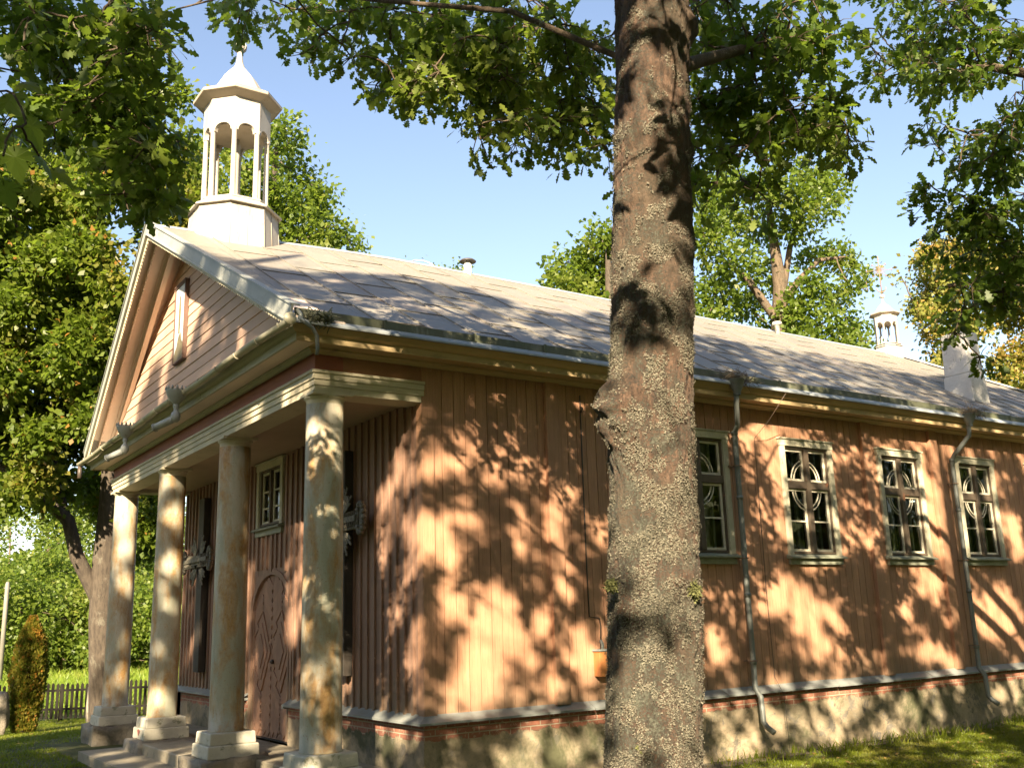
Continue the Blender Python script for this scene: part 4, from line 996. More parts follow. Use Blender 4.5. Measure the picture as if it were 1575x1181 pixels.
for q in [(600, 925, 9, 26), (622, 880, 8, 24), (612, 960, 14, 16), (590, 1000, 12, 16), (612, 735, 12, 28), (556, 860, 8, 26), (640, 965, 12, 26), (575, 1030, 10, 20), (630, 830, 10, 18), (426, 940, 14, 34), (384, 905, 6, 60), (435, 1060, 16, 40), (430, 850, 10, 14), (460, 1010, 8, 30), (590, 1120, 12, 20), (300, 880, 10, 18)]: lit(0, 0, *q)
for q in [(345, 700, 18, 18), (355, 750, 20, 12), (350, 795, 20, 14), (345, 910, 14, 12), (350, 945, 16, 13), (340, 1010, 20, 16), (345, 1060, 26, 24), (350, 1110, 30, 14), (511, 640, 8, 14), (510, 690, 16, 22), (502, 760, 8, 10), (513, 950, 8, 14), (515, 1000, 12, 22), (498, 860, 7, 8),
          (262, 760, 16, 18), (258, 830, 16, 18), (255, 900, 12, 16), (262, 1050, 12, 16), (190, 800, 16, 18), (188, 860, 18, 24), (184, 950, 14, 14), (180, 1000, 12, 20)]: lit(0, -1.2, *q)
LIT += [(2.85, -2.1, .42, .30), (2.95, -1.35, .42, .55), (3.1, -.65, .40, .35), (2.85, .25, .35, .28), (3.1, 1.05, .32, .22), (2.9, .65, .25, .24), (2.8, -1.0, .4, .5), (3.05, 1.5, .25, .15)]       # the trunk
for q in [(1450, 1140, 60, 7), (1540, 1160, 50, 10), (1330, 1158, 60, 6), (1240, 1172, 40, 5), (1500, 1125, 40, 4)]:
    c = hit(2, 0, q[0], q[1]); u, v = plane(c); LIT.append((u[0], v[0], .5, .14))
LIT = np.array(LIT)
def nfield(u, v, s, seed):
    r = np.random.default_rng(seed); g = r.random((64, 64)); x = (u / s) % 64; y = (v / s) % 64
    i = np.floor(x).astype(int) % 64; j = np.floor(y).astype(int) % 64; fx, fy = x - np.floor(x), y - np.floor(y); fx = fx * fx * (3 - 2 * fx); fy = fy * fy * (3 - 2 * fy)
    i2, j2 = (i + 1) % 64, (j + 1) % 64
    return (g[i, j] * (1 - fx) + g[i2, j] * fx) * (1 - fy) + (g[i, j2] * (1 - fx) + g[i2, j2] * fx) * fy
def keep_leaf(P, roof=.46, strict=True):
    u, v = plane(P)
    wob = 1 + 1.0 * (nfield(u, v, .11, 3) - .5) + .8 * (nfield(u, v, .24, 4) - .5)
    k = np.ones(len(P), bool)
    for u0, v0, ru, rv in LIT:
        k &= ((u - u0) / (ru * .88)) ** 2 + ((v - v0) / (rv * .88)) ** 2 > wob
    # small random chinks everywhere, more of them on the roof
    k &= nfield(u, v, .14, 11) * .55 + nfield(u, v, .30, 12) * .45 < np.where(v > 4.3, roof + .17, np.where(v < .6, .61, .555))
    k &= ~((rng.random(len(P)) < .45) & (v > 4.0) & (v < 7.2) & (u > -2.2) & (u < 3.2) & (nfield(u, v, .6, 31) > .5))
    k &= ~((rng.random(len(P)) < .5) & (v > 2.4) & (u > 5.5) & (u < 9.5))
    top = 7.9 + 1.3 * np.clip((-5 - u) / 1.5, 0, 1) + 1.2 * (nfield(u, v * 0, 1.3, 21) - .5) + .5 * (nfield(u, v, .3, 22) - .5)
    k &= (v < top) 
    return k
def inview(P, mg=60):
    x, y, z = proj(P); return (z > .2) & (x > -mg) & (x < 1575 + mg) & (y > -mg) & (y < 1181 + mg)

# ------------------------------------------------------------------ the near oaks
def tree(label, name, cat, trunk, trad, limbs, vis, extra, mat_leaf='oakleaf', mat_bark='branch', size=(.085, .125), tpl_vis=OAK, group=None, trunk_obj=None, leafy=46, shade=True):
    base = np.array([trunk[0][0], trunk[0][1], trunk[0][2]])
    t = thing(name, label, cat, tuple(base), group)
    skel = [(trunk, trad)] + limbs
    anchors = [v[0] for v in vis] + list(extra[0]) if len(extra) else [v[0] for v in vis]
    segs = grow(skel, anchors)
    if trunk_obj is None:
        V, F = tubes([(trunk, trad)], 16); from_arrays('trunk', V, F, mt[mat_bark], t, True, base)
    V, F = tubes(limbs, 12); V2, F2 = tubes(segs, 6)
    Vs, Fs = [V, V2], [F, F2 + len(V)]
    # visible sprays
    if vis:
        P, D, TW = sprays([v[0] for v in vis], [v[1] for v in vis], [v[2] for v in vis])
        V3, F3 = tubes(TW, 4); Vs.append(V3); Fs.append(F3 + len(V) + len(V2))
    V = np.concatenate(Vs); F = np.concatenate(Fs)
    from_arrays('branches', V, F, mt[mat_bark], t, True, base)
    LV, LF = [], []; off = 0
    if vis:
        S = rng.uniform(*size, len(P)); a, b = leaves(P, D, S, tpl_vis, .6); LV.append(a); LF.append(b); off += len(a)
    if len(extra):
        P, D, _ = sprays(extra[0], extra[1], extra[2], twigs=5)
        k = keep_leaf(P) & ~inview(P, 30); P, D = P[k], D[k]
        S = rng.uniform(.10, .15, len(P)); a, b = leaves(P, D, S, SIMPLE, .6); LV.append(a); LF.append(b + off)
    from_arrays('crown', np.concatenate(LV), np.concatenate(LF), mt[mat_leaf], t, False, base)
    return t
def A3(*p): return [np.array(q, float) for q in p]
# canopy that throws the dappled shade: sprays spread through the crowns, seen from the sun
trunks = {'A': (-1.3, -5.1), 'B': (-8.2, -5.4), 'D': (6.2, -7.6), 'E': (-4.2, -15.5), 'F': (-14.5, -14.5), 'G': (4.5, -16.0)}
ext = {k: ([], [], []) for k in trunks}
nsp = 0
while nsp < 6800:
    u = rng.uniform(-11, 14); v = rng.uniform(-8.5, 8.4) if u > -5 else rng.uniform(-2, 9.7)
    if v < .3 and rng.random() < .45: continue
    zlo = 4.6; ymax = min(-6.2, -(zlo - v) / .669); yy = rng.uniform(min(-12, ymax - 4), ymax)
    p = np.array([u + yy * .85, yy, v - .66875 * yy])
    if p[2] > 17.5: continue
    if inview(p[None], 120)[0]: continue
    if np.linalg.norm(p - CO) < 2.2: continue
    if not keep_leaf(p[None])[0] and rng.random() < .6: continue
    k = min(trunks, key=lambda q: math.hypot(trunks[q][0] - p[0], trunks[q][1] - p[1]))
    ext[k][0].append(p); ext[k][1].append(rng.uniform(.32, .55)); ext[k][2].append(int(rng.integers(40, 62))); nsp += 1

for _ in range(70):                     # extra unseen boughs, added to shade the maple leaves near the lens
    u, v = rng.uniform(.2, 2.3), rng.uniform(-3.2, -.9); yy = rng.uniform(-13, -11); p = np.array([u + yy * .85, yy, v - .66875 * yy])
    ext['E'][0].append(p); ext['E'][1].append(.4); ext['E'][2].append(50)
def vis_region(pts, D, dj, r=(.22, .36), n=(34, 52), dens=1.0):
    """pts: list of (px, py, rad px, count)"""
    out = []
    for px, py, rr, c in pts:
        for _ in range(int(c * dens)):
            a = rng.uniform(0, 2 * math.pi); q = rr * math.sqrt(rng.random())
            out.append((vp(px + q * math.cos(a), py + q * math.sin(a), D + rng.uniform(-dj, dj)), rng.uniform(*r), int(rng.integers(*n))))
    return out
# -- A: the big lichened oak in front of the camera
TA = A3((-1.47, -4.93, -.1), (-1.45, -4.95, .5), (-1.437, -4.962, .954), (-1.363, -5.036, 2.88), (-1.30, -5.18, 5.1), (-1.3, -5.3, 7.5), (-1.1, -5.6, 10.5), (-1.2, -5.5, 13.5))
RA = [.33, .27, .245, .224, .212, .19, .13, .03]
LA = [(A3((-1.30, -5.15, 4.75), (-1.9, -4.6, 5.25), (-2.4, -3.9, 5.55), (-2.9, -3.0, 6.0), (-3.2, -2.0, 6.3)), [.02, .017, .013, .010, .006]),
      (A3((-1.30, -5.2, 6.0), (-1.8, -4.0, 7.2), (-2.2, -2.6, 7.9), (-2.3, -1.2, 8.3)), [.09, .06, .04, .02]),
      (A3((-1.25, -5.15, 4.75), (-.7, -4.9, 5.12), (.1, -4.7, 5.6), (1.2, -4.3, 6.1), (2.4, -3.7, 6.5)), [.05, .045, .034, .024, .012]),
      (A3((-1.3, -5.25, 5.9), (-.2, -4.2, 6.8), (1.2, -3.1, 7.3), (2.6, -2.2, 7.9)), [.12, .09, .05, .02]),
      (A3((-1.2, -5.4, 7.2), (.2, -6.6, 9), (1.5, -8, 10.8)), [.13, .08, .03]), (A3((-1.2, -5.4, 7.6), (-2.6, -6.6, 9.4), (-3.6, -8.2, 10.8)), [.13, .08, .03]),
      (A3((-1.1, -5.5, 9), (-.6, -7.5, 11), (-.8, -9.5, 12.5)), [.10, .06, .03])]
VA = vis_region([(470, 25, 40, 5), (545, 40, 60, 15), (600, 120, 32, 7), (640, 60, 75, 24), (655, 140, 32, 7), (720, 60, 70, 26), (755, 150, 45, 13), (800, 70, 80, 34), (825, 170, 60, 18), (850, 215, 32, 6), (895, 60, 50, 13), (905, 150, 45, 9), (900, 205, 50, 9), (740, 208, 16, 2), (935, 230, 10, 1), (380, 5, 25, 4), (358, 22, 14, 2), (470, 70, 20, 2)], 8.3, 1.0, r=(.16, .27), n=(26, 40))
VA += vis_region([(1095, 40, 50, 14), (1110, 120, 55, 13), (1120, 200, 50, 10), (1085, 262, 32, 6), (1165, 60, 60, 13), (1180, 150, 50, 9), (1240, 30, 50, 11), (1200, 215, 40, 8), (1255, 100, 30, 4), (1275, 160, 36, 7), (1285, 215, 30, 5), (1255, 200, 30, 5), (1160, 260, 26, 3), (1150, 300, 18, 2), (1180, 320, 12, 1)], 7.8, .9, r=(.15, .27), n=(26, 40))
tA = tree('tall lichen-crusted oak rising right in front of the camera, its trunk crossing the church wall', 'oak_tree', 'tree', TA, RA, LA, VA, ext['A'], trunk_obj=True)
# its trunk, modelled closely
def main_trunk(parent, base):
    zs = np.concatenate([np.linspace(-.1, .7, 20), np.linspace(.72, 5.4, 520), np.linspace(5.5, 13.4, 40)]); K = 200
    tz = [p[2] for p in TA]; cx = np.interp(zs, tz, [p[0] for p in TA]); cy = np.interp(zs, tz, [p[1] for p in TA]); rr = np.interp(zs, tz, RA)
    burls = [(hit_b[0], hit_b[1], hit_b[2], s, h) for hit_b, s, h in ((vp(934, 614, 5.2), .115, .21), (vp(938, 662, 5.18), .12, .09), (vp(1003, 205, 5.55), .11, .055), (vp(1072, 240, 5.75), .075, .05), (vp(1072, 375, 5.6), .06, .035), (vp(1060, 45, 5.85), .07, .06), (vp(945, 310, 5.5), .06, .02))]
    V = np.zeros((len(zs), K, 3))
    for i, z in enumerate(zs):
        for k in range(K):
            a = 2 * math.pi * k / K; ca, sa = math.cos(a), math.sin(a); r = rr[i]
            q = Vector((ca * r * 1.0, sa * r * 1.0, z))
            d = .012 * mnoise.noise(Vector((ca * 1.2, sa * 1.2, z * .8))) * 2
            if .7 < z < 5.45:
                pl = mnoise.fractal(Vector((ca * r * 26, sa * r * 26, z * 6.5)), .9, 2.1, 4)
                d += .012 * pl - .014 * max(0, .25 - abs(mnoise.noise(Vector((ca * r * 16, sa * r * 16, z * 3.2)))) * 2.2)
                d += .005 * mnoise.noise(Vector((ca * r * 55, sa * r * 55, z * 42))) + .003 * mnoise.noise(Vector((ca * r * 120, sa * r * 120, z * 110)))
            else: d += .01 * mnoise.noise(Vector((ca * r * 20, sa * r * 20, z * 5)))
            x, y = cx[i] + (r + d) * ca, cy[i] + (r + d) * sa
            for bx_, by_, bz_, s, h in burls:
                dz = (z - bz_) / s
                if abs(dz) < 2.2:
                    dd = ((x - bx_) ** 2 + (y - by_) ** 2) / (s * s) + dz * dz
                    if dd < 5: g = h * math.exp(-dd * .8) * (1 + .35 * mnoise.noise(q * 18)); x += ca * g; y += sa * g
            V[i, k] = (x, y, z)
    n, m_ = len(zs), K
    i, j = np.meshgrid(np.arange(n - 1), np.arange(m_), indexing='ij'); i = i.ravel(); j = j.ravel(); j2 = (j + 1) % m_
    F = np.stack([i * m_ + j, i * m_ + j2, (i + 1) * m_ + j2, (i + 1) * m_ + j], 1)
    o = from_arrays('trunk', V.reshape(-1, 3), F, mt['bark'], parent, True, base)
    # lichen: small curled flakes in patches
    sel = (zs > .72) & (zs < 5.4); Vi = V[sel]; cxs = cx[sel]; cys = cy[sel]; zz = zs[sel]
    n = 300000; a_i = rng.integers(1, len(zz) - 1, n); a_k = rng.integers(0, K, n)
    P = Vi[a_i, a_k]; nr = np.stack([P[:, 0] - cxs[a_i], P[:, 1] - cys[a_i], 0 * P[:, 0]], 1); nr = unit(nr)
    face = nr @ unit(CO[None] - np.array([[-1.3, -5, 1.7]]))[0] > -.25
    f = np.array([.6 * mnoise.fractal(Vector((p[0] * 11, p[1] * 11, p[2] * 8)), .8, 2., 4) for p in P])
    f = f + .22 * np.array([mnoise.noise(Vector((p[0] * 34, p[1] * 34, p[2] * 30))) for p in P])
    f = f + .35 * np.array([mnoise.noise(Vector((p[0] * 3.1, p[1] * 3.1, p[2] * 1.9 + 7))) for p in P])
    thr = np.interp(P[:, 2], [.9, 2.2, 3.0, 3.8, 5], [-.08, -.04, .03, .14, .22]); k = face & (f > thr)
    P, nr = P[k], nr[k]; P = P + rng.normal(0, .004, P.shape)
    T = np.array([[-.5, -.35, .0], [.45, -.5, .12], [.55, .4, .05], [-.4, .5, .2]]); n = len(P)
    nn = unit(nr + rng.normal(0, .42, (n, 3))); d = unit(np.cross(nn, rng.normal(0, 1, (n, 3)))); s_ = np.cross(nn, d); S = rng.uniform(.003, .0075, n)
    LV = P[:, None] + .0035 * nr[:, None] + S[:, None, None] * (T[None, :, 0:1] * d[:, None] + T[None, :, 1:2] * s_[:, None] + T[None, :, 2:3] * nn[:, None])
    lo = from_arrays('lichen', LV.reshape(-1, 3), (np.arange(4)[None] + 4 * np.arange(n)[:, None]), mt['lichen'], parent, False, base); lo['kind'] = 'stuff'
    for px, py, D, s in ((940, 900, 4.98, .025), (1068, 908, 5.02, .028), (983, 1150, 4.82, .02)):
        c = vp(px, py, D); m = 700; p = c + rng.normal(0, s * .5, (m, 3)) * (1, 1, 1.1)
        a, b = leaves(p, rng.normal(0, 1, (m, 3)) + (0, 0, -.6), rng.uniform(.008, .02, m), KITE, 1.5); from_arrays('moss_tuft', a, b, mt['moss'], parent, False, base)
main_trunk(tA, TA[0])
# -- B: oak to the left, only its hanging boughs are in the picture
TB = A3((-8.2, -5.4, -.05), (-8.1, -5.4, 2), (-8.0, -5.3, 5), (-8.2, -5.6, 9), (-8, -6, 13)); RB = [.42, .34, .29, .2, .04]
LB = [(A3((-8.0, -5.3, 4.4), (-6.8, -4.8, 5.2), (-5.6, -4.3, 5.5), (-4.6, -3.8, 5.5)), [.12, .09, .05, .02]),
      (A3((-8.0, -5.3, 4.9), (-6.8, -3.6, 5.8), (-5.8, -2.2, 6.1), (-4.8, -1.2, 6.2)), [.13, .09, .05, .02]),
      (A3((-8.1, -5.4, 7), (-7.4, -7.6, 9), (-6.2, -9.2, 10.5)), [.15, .09, .03]), (A3((-8.1, -5.5, 7.4), (-9.6, -6.6, 9.6), (-11, -8, 11)), [.15, .09, .03])]
VB = vis_region([(40, 20, 60, 14), (120, 40, 60, 15), (190, 30, 50, 11), (60, 90, 60, 12), (140, 110, 60, 16), (200, 90, 40, 9), (240, 45, 22, 4), (250, 75, 12, 2), (110, 170, 50, 10), (180, 180, 45, 13), (225, 160, 30, 5), (215, 240, 35, 9), (255, 230, 26, 4), (240, 285, 22, 5), (262, 318, 8, 1), (195, 290, 20, 3), (165, 235, 20, 3), (30, 170, 30, 3), (250, 262, 10, 1)], 6.0, .8, r=(.12, .21), n=(26, 40), dens=.88)
tB = tree('oak whose dark boughs hang into the top left corner of the view', 'oak_tree', 'tree', TB, RB, LB, VB, ext['B'], size=(.08, .12))
# a few maple leaves close to the lens
MAP = []
for k, (a, r_) in enumerate([(-90, .08), (-60, .32), (-38, .30), (-18, .62), (-8, .45), (5, .95), (14, .55), (28, .80), (40, .45), (55, .70), (66, .70), (76, .85), (90, 1.12)]):
    MAP.append((r_ * math.cos(math.radians(a)), r_ * math.sin(math.radians(a))))
MP = MAP[1:] + [(-x, y) for x, y in MAP[:-1][::-1]][:-1]
maple = thing('maple_tree', 'maple reaching in at the left edge with a few large leaves close to the lens', 'tree', (-7.6, -7.6, 0))
O = tuple(maple.location)
tk = A3((-7.6, -7.6, -.05), (-7.55, -7.5, 1.5), (-7.4, -7.4, 3.2), (-7.5, -7.5, 5)); V, F = tubes([(tk, [.11, .09, .07, .02])], 12); from_arrays('trunk', V, F, mt['branch'], maple, True, O)
anch = [vp(px, py, D) for px, py, D in ((10, 140, 1.9), (40, 190, 1.8), (5, 240, 1.7), (60, 240, 1.85), (-40, 200, 1.9), (-60, 120, 2.1), (30, 110, 2.2))]
sg = grow([(tk, [.11, .09, .07, .02]), (A3((-7.45, -7.45, 2.7), (-6.5, -7.2, 2.95), (-5.6, -7.3, 2.75), tuple(vp(-60, 190, 1.9))), [.03, .02, .012, .006])], anch, .002)
V, F = tubes(sg + [(A3((-7.45, -7.45, 2.7), (-6.5, -7.2, 2.95), (-5.6, -7.3, 2.75), tuple(vp(-60, 190, 1.9))), [.03, .02, .012, .006])], 6); from_arrays('branches', V, F, mt['branch'], maple, True, O)
mb = MB(); nb = len(MP)
for (px, py, D, s, ang, tilt) in ((8, 150, 2.3, .058, -40, .5), (42, 185, 2.2, .06, -60, 1.0), (22, 232, 2.1, .058, -85, .4), (60, 240, 2.3, .055, -55, 1.1), (-5, 205, 2.15, .055, -120, .6), (84, 262, 2.4, .048, -35, .9), (6, 285, 2.2, .05, -80, .5), (36, 128, 2.5, .05, -20, .9), (-20, 100, 2.5, .055, -100, .7), (-30, 180, 2.3, .06, -70, .8), (18, 205, 2.4, .05, -30, 1.2), (50, 290, 2.5, .042, -70, .8)):
    c = vp(px, py, D); a = math.radians(ang); d = math.cos(a) * CR + math.sin(a) * CU; d = d * .9 + CD * .3 * math.sin(ang); d /= np.linalg.norm(d)
    nrm = CD * -math.cos(tilt) + np.array((0, 0, 1)) * math.sin(tilt); s1 = np.cross(d, nrm); s1 /= np.linalg.norm(s1); n2 = np.cross(s1, d)
    vs = [c + s * .25 * d] + [c + s * (x * s1 + (y + .1) * d - .25 * (x * x + y * y) * n2) for x, y in MP]
    mb.add(vs, [(0, 1 + i, 1 + (i + 1) % nb) for i in range(nb)])
    mb.tube([c, c - d * s * .9 + (0, 0, .01)], .0012, 4)
for _ in range(260):
    p = np.array((-7.5, -7.5, 4.2)) + rng.normal(0, .9, 3); d = unit(rng.normal(0, 1, 3)); n2 = unit(np.array((0, 0, 1.)) + rng.normal(0, .5, 3)); s1 = unit(np.cross(d, n2)); s = .09
    if inview(p[None], 100)[0] or np.linalg.norm(p - CO) < 1.5: continue
    mb.add([p] + [p + s * (x * s1 + y * d) for x, y in MP], [(0, 1 + i, 1 + (i + 1) % nb) for i in range(nb)])
mb.build('crown', mt['mapleleaf'], maple, origin=O)
# -- D: oak on the right
TD = A3((6.2, -7.6, -.05), (6.1, -7.5, 2.5), (6.1, -7.2, 5), (6.3, -7.2, 9), (6.2, -7.6, 13)); RD = [.46, .36, .30, .2, .04]
LD = [(A3((6.1, -7.3, 4.2), (5.2, -6.1, 5.6), (4.2, -5.1, 6.3), (3.2, -4.4, 6.6)), [.14, .10, .06, .03]),
      (A3((6.1, -7.2, 4.0), (5.6, -5.6, 4.8), (5.0, -4.2, 5.0), (4.6, -3.2, 5.0)), [.14, .10, .06, .02]),
      (A3((6.2, -7.2, 7), (5, -9, 9), (4, -10.5, 10.5)), [.15, .09, .03]), (A3((6.2, -7.3, 6.5), (7.6, -5.6, 8.4), (8.6, -4.4, 9)), [.15, .09, .03])]
VD = vis_region([(1360, 20, 45, 9), (1430, 30, 55, 14), (1510, 30, 60, 15), (1560, 60, 40, 8), (1345, 60, 25, 4), (1385, 95, 40, 8), (1450, 90, 50, 11), (1400, 140, 28, 4), (1355, 120, 18, 2), (1520, 120, 50, 9), (1560, 160, 35, 6), (1395, 175, 10, 1), (1470, 130, 30, 3)], 9.4, .8, r=(.15, .26), n=(24, 36), dens=.8)
VD += vis_region([(1440, 195, 22, 3), (1560, 230, 45, 12), (1510, 240, 45, 10), (1460, 235, 30, 4), (1545, 310, 50, 18), (1480, 300, 40, 9), (1435, 280, 20, 2), (1390, 295, 24, 1), (1410, 335, 20, 2), (1540, 390, 55, 18), (1475, 370, 40, 8), (1560, 450, 35, 11), (1510, 460, 36, 9), (1480, 505, 22, 4), (1505, 535, 16, 2), (1478, 560, 6, 1)], 9.0, .7, r=(.14, .25), n=(24, 36), dens=.85)
tD = tree('oak whose leafy boughs hang in along the right edge of the view', 'oak_tree', 'tree', TD, RD, LD, VD, ext['D'])
# -- oaks behind the camera that shade the wall
for key, nm in (('E', 'tall oak standing behind the camera, shading the church wall'), ('F', 'tall oak behind the camera to its left, shading the porch'), ('G', 'tall oak behind the camera to its right')):
    x, y = trunks[key]
    T = A3((x, y, -.05), (x + .1, y, 3), (x, y + .2, 7), (x + .2, y, 11), (x, y, 16)); R_ = [.5, .4, .34, .22, .04]
    lm = []
    for q in range(7):
        a = q * 2.4; h = 5 + q * 1.2; lm.append((A3((x, y + .1, h), (x + 1.6 * math.cos(a), y + 1.6 * math.sin(a), h + 1.3), (x + 3.2 * math.cos(a), y + 3.2 * math.sin(a), h + 2.2)), [.06, .04, .015]))
    if ext[key][0]: tree(nm, 'oak_tree', 'tree', T, R_, lm, [], ext[key])

# ------------------------------------------------------------------ trees behind the church
def far_tree(name, label, trunk, trad, limbs, lobes, n, size, leaf, bark='bark2', group=None, gap=.0, cat='tree', flat=.8, tpl=KITE, kinds='crown'):
    base = np.array(trunk[0]); t = thing(name, label, cat, tuple(base), group)
    V, F = tubes([(trunk, trad)], 14); from_arrays('trunk', V, F, mt[bark], t, True, base)
    cs = np.array([l[0] for l in lobes]); rs = np.array([l[1] for l in lobes])
    sg = grow([(trunk, trad)] + limbs, list(cs), .02, .14) 
    V, F = tubes(limbs, 10) if limbs else (np.zeros((0, 3)), np.zeros((0, 4), int)); V2, F2 = tubes(sg, 6)
    from_arrays('branches', np.concatenate([V, V2]), np.concatenate([F, F2 + len(V)]), mt[bark], t, True, base)
    w_ = rs ** 2; w_ = w_ / w_.sum(); idx = rng.choice(len(cs), n // 9, p=w_)
    d = unit(rng.normal(0, 1, (len(idx), 3))); rad = rng.uniform(.45, 1.08, (len(idx), 1))
    c = cs[idx] + d * rs[idx][:, None] * rad * (1, 1, .8)
    c = np.repeat(c, 9, 0) + rng.normal(0, size * 1.25, (len(idx) * 9, 3))
    dd = np.repeat(d, 9, 0) + rng.normal(0, .7, c.shape) + (0, 0, -.2)
    a, b = leaves(c, dd, rng.uniform(.75, 1.3, len(c)) * size, tpl, flat, up=(0, 0, .9))
    from_arrays('crown', a, b, mt[leaf], t, False, base)
    return t
def lob(pts, D, dj, D2S=1 / FPX):
    out = []
    for px, py, rp in pts:
        dd = D + rng.uniform(-dj, dj); out.append((vp(px, py, dd), rp * dd * D2S))
    return out
def scatter(poly, n, r0, r1):
    """random lobes inside a pixel polygon"""
    xs_ = [p[0] for p in poly]; ys_ = [p[1] for p in poly]; out = []
    while len(out) < n:
        x, y = rng.uniform(min(xs_), max(xs_)), rng.uniform(min(ys_), max(ys_)); c = False; j = len(poly) - 1
        for i in range(len(poly)):
            if (poly[i][1] > y) != (poly[j][1] > y) and x < (poly[j][0] - poly[i][0]) * (y - poly[i][1]) / (poly[j][1] - poly[i][1]) + poly[i][0]: c = not c
            j = i
        if c: out.append((x, y, rng.uniform(r0, r1)))
    return out
# left maple
def g0(px, py, D): p = vp(px, py, D); p[2] = float(gz(p[0], p[1])) - .05; return p
D1 = 20.
b_ = g0(166, 1108, D1)
T1 = [b_] + [vp(px, py, D1) for px, py in ((160, 1050), (158, 950), (162, 860), (168, 780), (175, 650), (160, 480), (150, 300), (165, 190))]
R1 = [.36, .29, .27, .24, .20, .16, .12, .08, .03]
l1 = [([vp(px, py, D1 - .1 * i) for i, (px, py) in enumerate(((156, 930), (138, 895), (118, 855), (105, 800), (60, 760), (20, 730), (-40, 690)))], [.17, .15, .14, .13, .10, .08, .04]),
      ([vp(px, py, D1 + .2 * i) for i, (px, py) in enumerate(((105, 805), (85, 740), (75, 650), (40, 600), (0, 570)))], [.10, .09, .07, .05, .03]),
      ([vp(px, py, D1 + .4 * i) for i, (px, py) in enumerate(((168, 790), (200, 700), (235, 600), (260, 480)))], [.14, .11, .08, .04]),
      ([vp(px, py, D1 - .5 * i) for i, (px, py) in enumerate(((172, 660), (110, 540), (50, 430), (20, 330)))], [.13, .10, .07, .03])]
LB1 = lob(scatter([(-60, 240), (40, 190), (150, 170), (230, 130), (275, 120), (300, 180), (315, 300), (300, 420), (200, 560), (140, 690), (60, 700), (0, 640), (-80, 600)], 96, 18, 42), D1, 2.4)
LB1 += lob(scatter([(100, 560), (190, 520), (150, 700), (110, 690)], 12, 14, 26), D1, 1.5) + lob(scatter([(100, 690), (230, 690), (230, 860), (190, 900), (170, 800)], 16, 16, 30), D1 + 1.5, 1.2) + lob(scatter([(-60, 640), (100, 640), (90, 780), (-60, 790)], 26, 12, 28), D1, 1.6)
LB1 += lob(scatter([(150, 200), (460, 200), (420, 340), (180, 560)], 60, 24, 44), D1 + 3.5, 1.5)[:40] if False else []
far_tree('maple_tree', 'large old maple left of the porch with a forked mottled trunk, beside the picket fence', T1, R1, l1, LB1, 150000, .12, 'mapleleaf')
# tree behind the front turret
D2 = 31.
T2 = [g0(400, 1000, D2)] + [vp(px, py, D2) for px, py in ((400, 600), (405, 420), (420, 300), (425, 220))]
LB2 = lob([(440, 200, 22), (455, 225, 18), (425, 240, 28), (410, 200, 16), (450, 270, 26), (480, 285, 20), (495, 300, 16), (430, 310, 34), (470, 330, 34), (500, 350, 22), (525, 355, 18), (540, 370, 16), (455, 365, 34), (500, 375, 26), (400, 330, 40), (380, 260, 40), (360, 330, 40), (330, 230, 36), (330, 300, 40), (440, 400, 40), (300, 360, 40), (480, 420, 40), (545, 385, 12)], D2, 1.6)
LB2 += lob(scatter([(300, 420), (520, 420), (520, 700), (300, 700)], 24, 34, 50), D2, 3)
far_tree('oak_tree', 'tree with a ragged crown right behind the front turret of the church', T2, [.4, .3, .22, .14, .05], [], LB2, 36000, .17, 'lightleaf')
# tips over the ridge
D3 = 42.
T3 = [g0(700, 900, D3)] + [vp(px, py, D3) for px, py in ((700, 600), (695, 480), (690, 420))]
far_tree('birch_tree', 'tree whose thin tips just show over the middle of the roof ridge', T3, [.3, .2, .12, .03], [], lob([(632, 402, 4), (667, 408, 6), (678, 414, 6), (700, 418, 7), (710, 412, 6), (690, 450, 26), (660, 450, 26), (730, 460, 26), (700, 500, 50)], D3, 1), 6000, .15, 'lightleaf', 'birch')
# yellow-green tree left of the big trunk
D4 = 30.
T4 = [g0(950, 1000, D4)] + [vp(px, py, D4) for px, py in ((950, 600), (940, 480), (935, 400))]
LB4 = lob([(860, 415, 16), (880, 402, 18), (850, 432, 12), (870, 440, 22), (905, 385, 24), (925, 365, 22), (950, 370, 30), (900, 430, 30), (935, 420, 34), (975, 380, 36), (1000, 400, 40), (960, 450, 40), (1020, 450, 40), (895, 465, 26), (1000, 330, 30)], D4, 1.3) + lob(scatter([(860, 500), (1040, 480), (1040, 700), (880, 700)], 16, 34, 50), D4, 2)
far_tree('oak_tree', 'yellow-green tree over the roof just left of the big lichened trunk', T4, [.35, .28, .18, .08], [], LB4, 26000, .17, 'lightleaf')
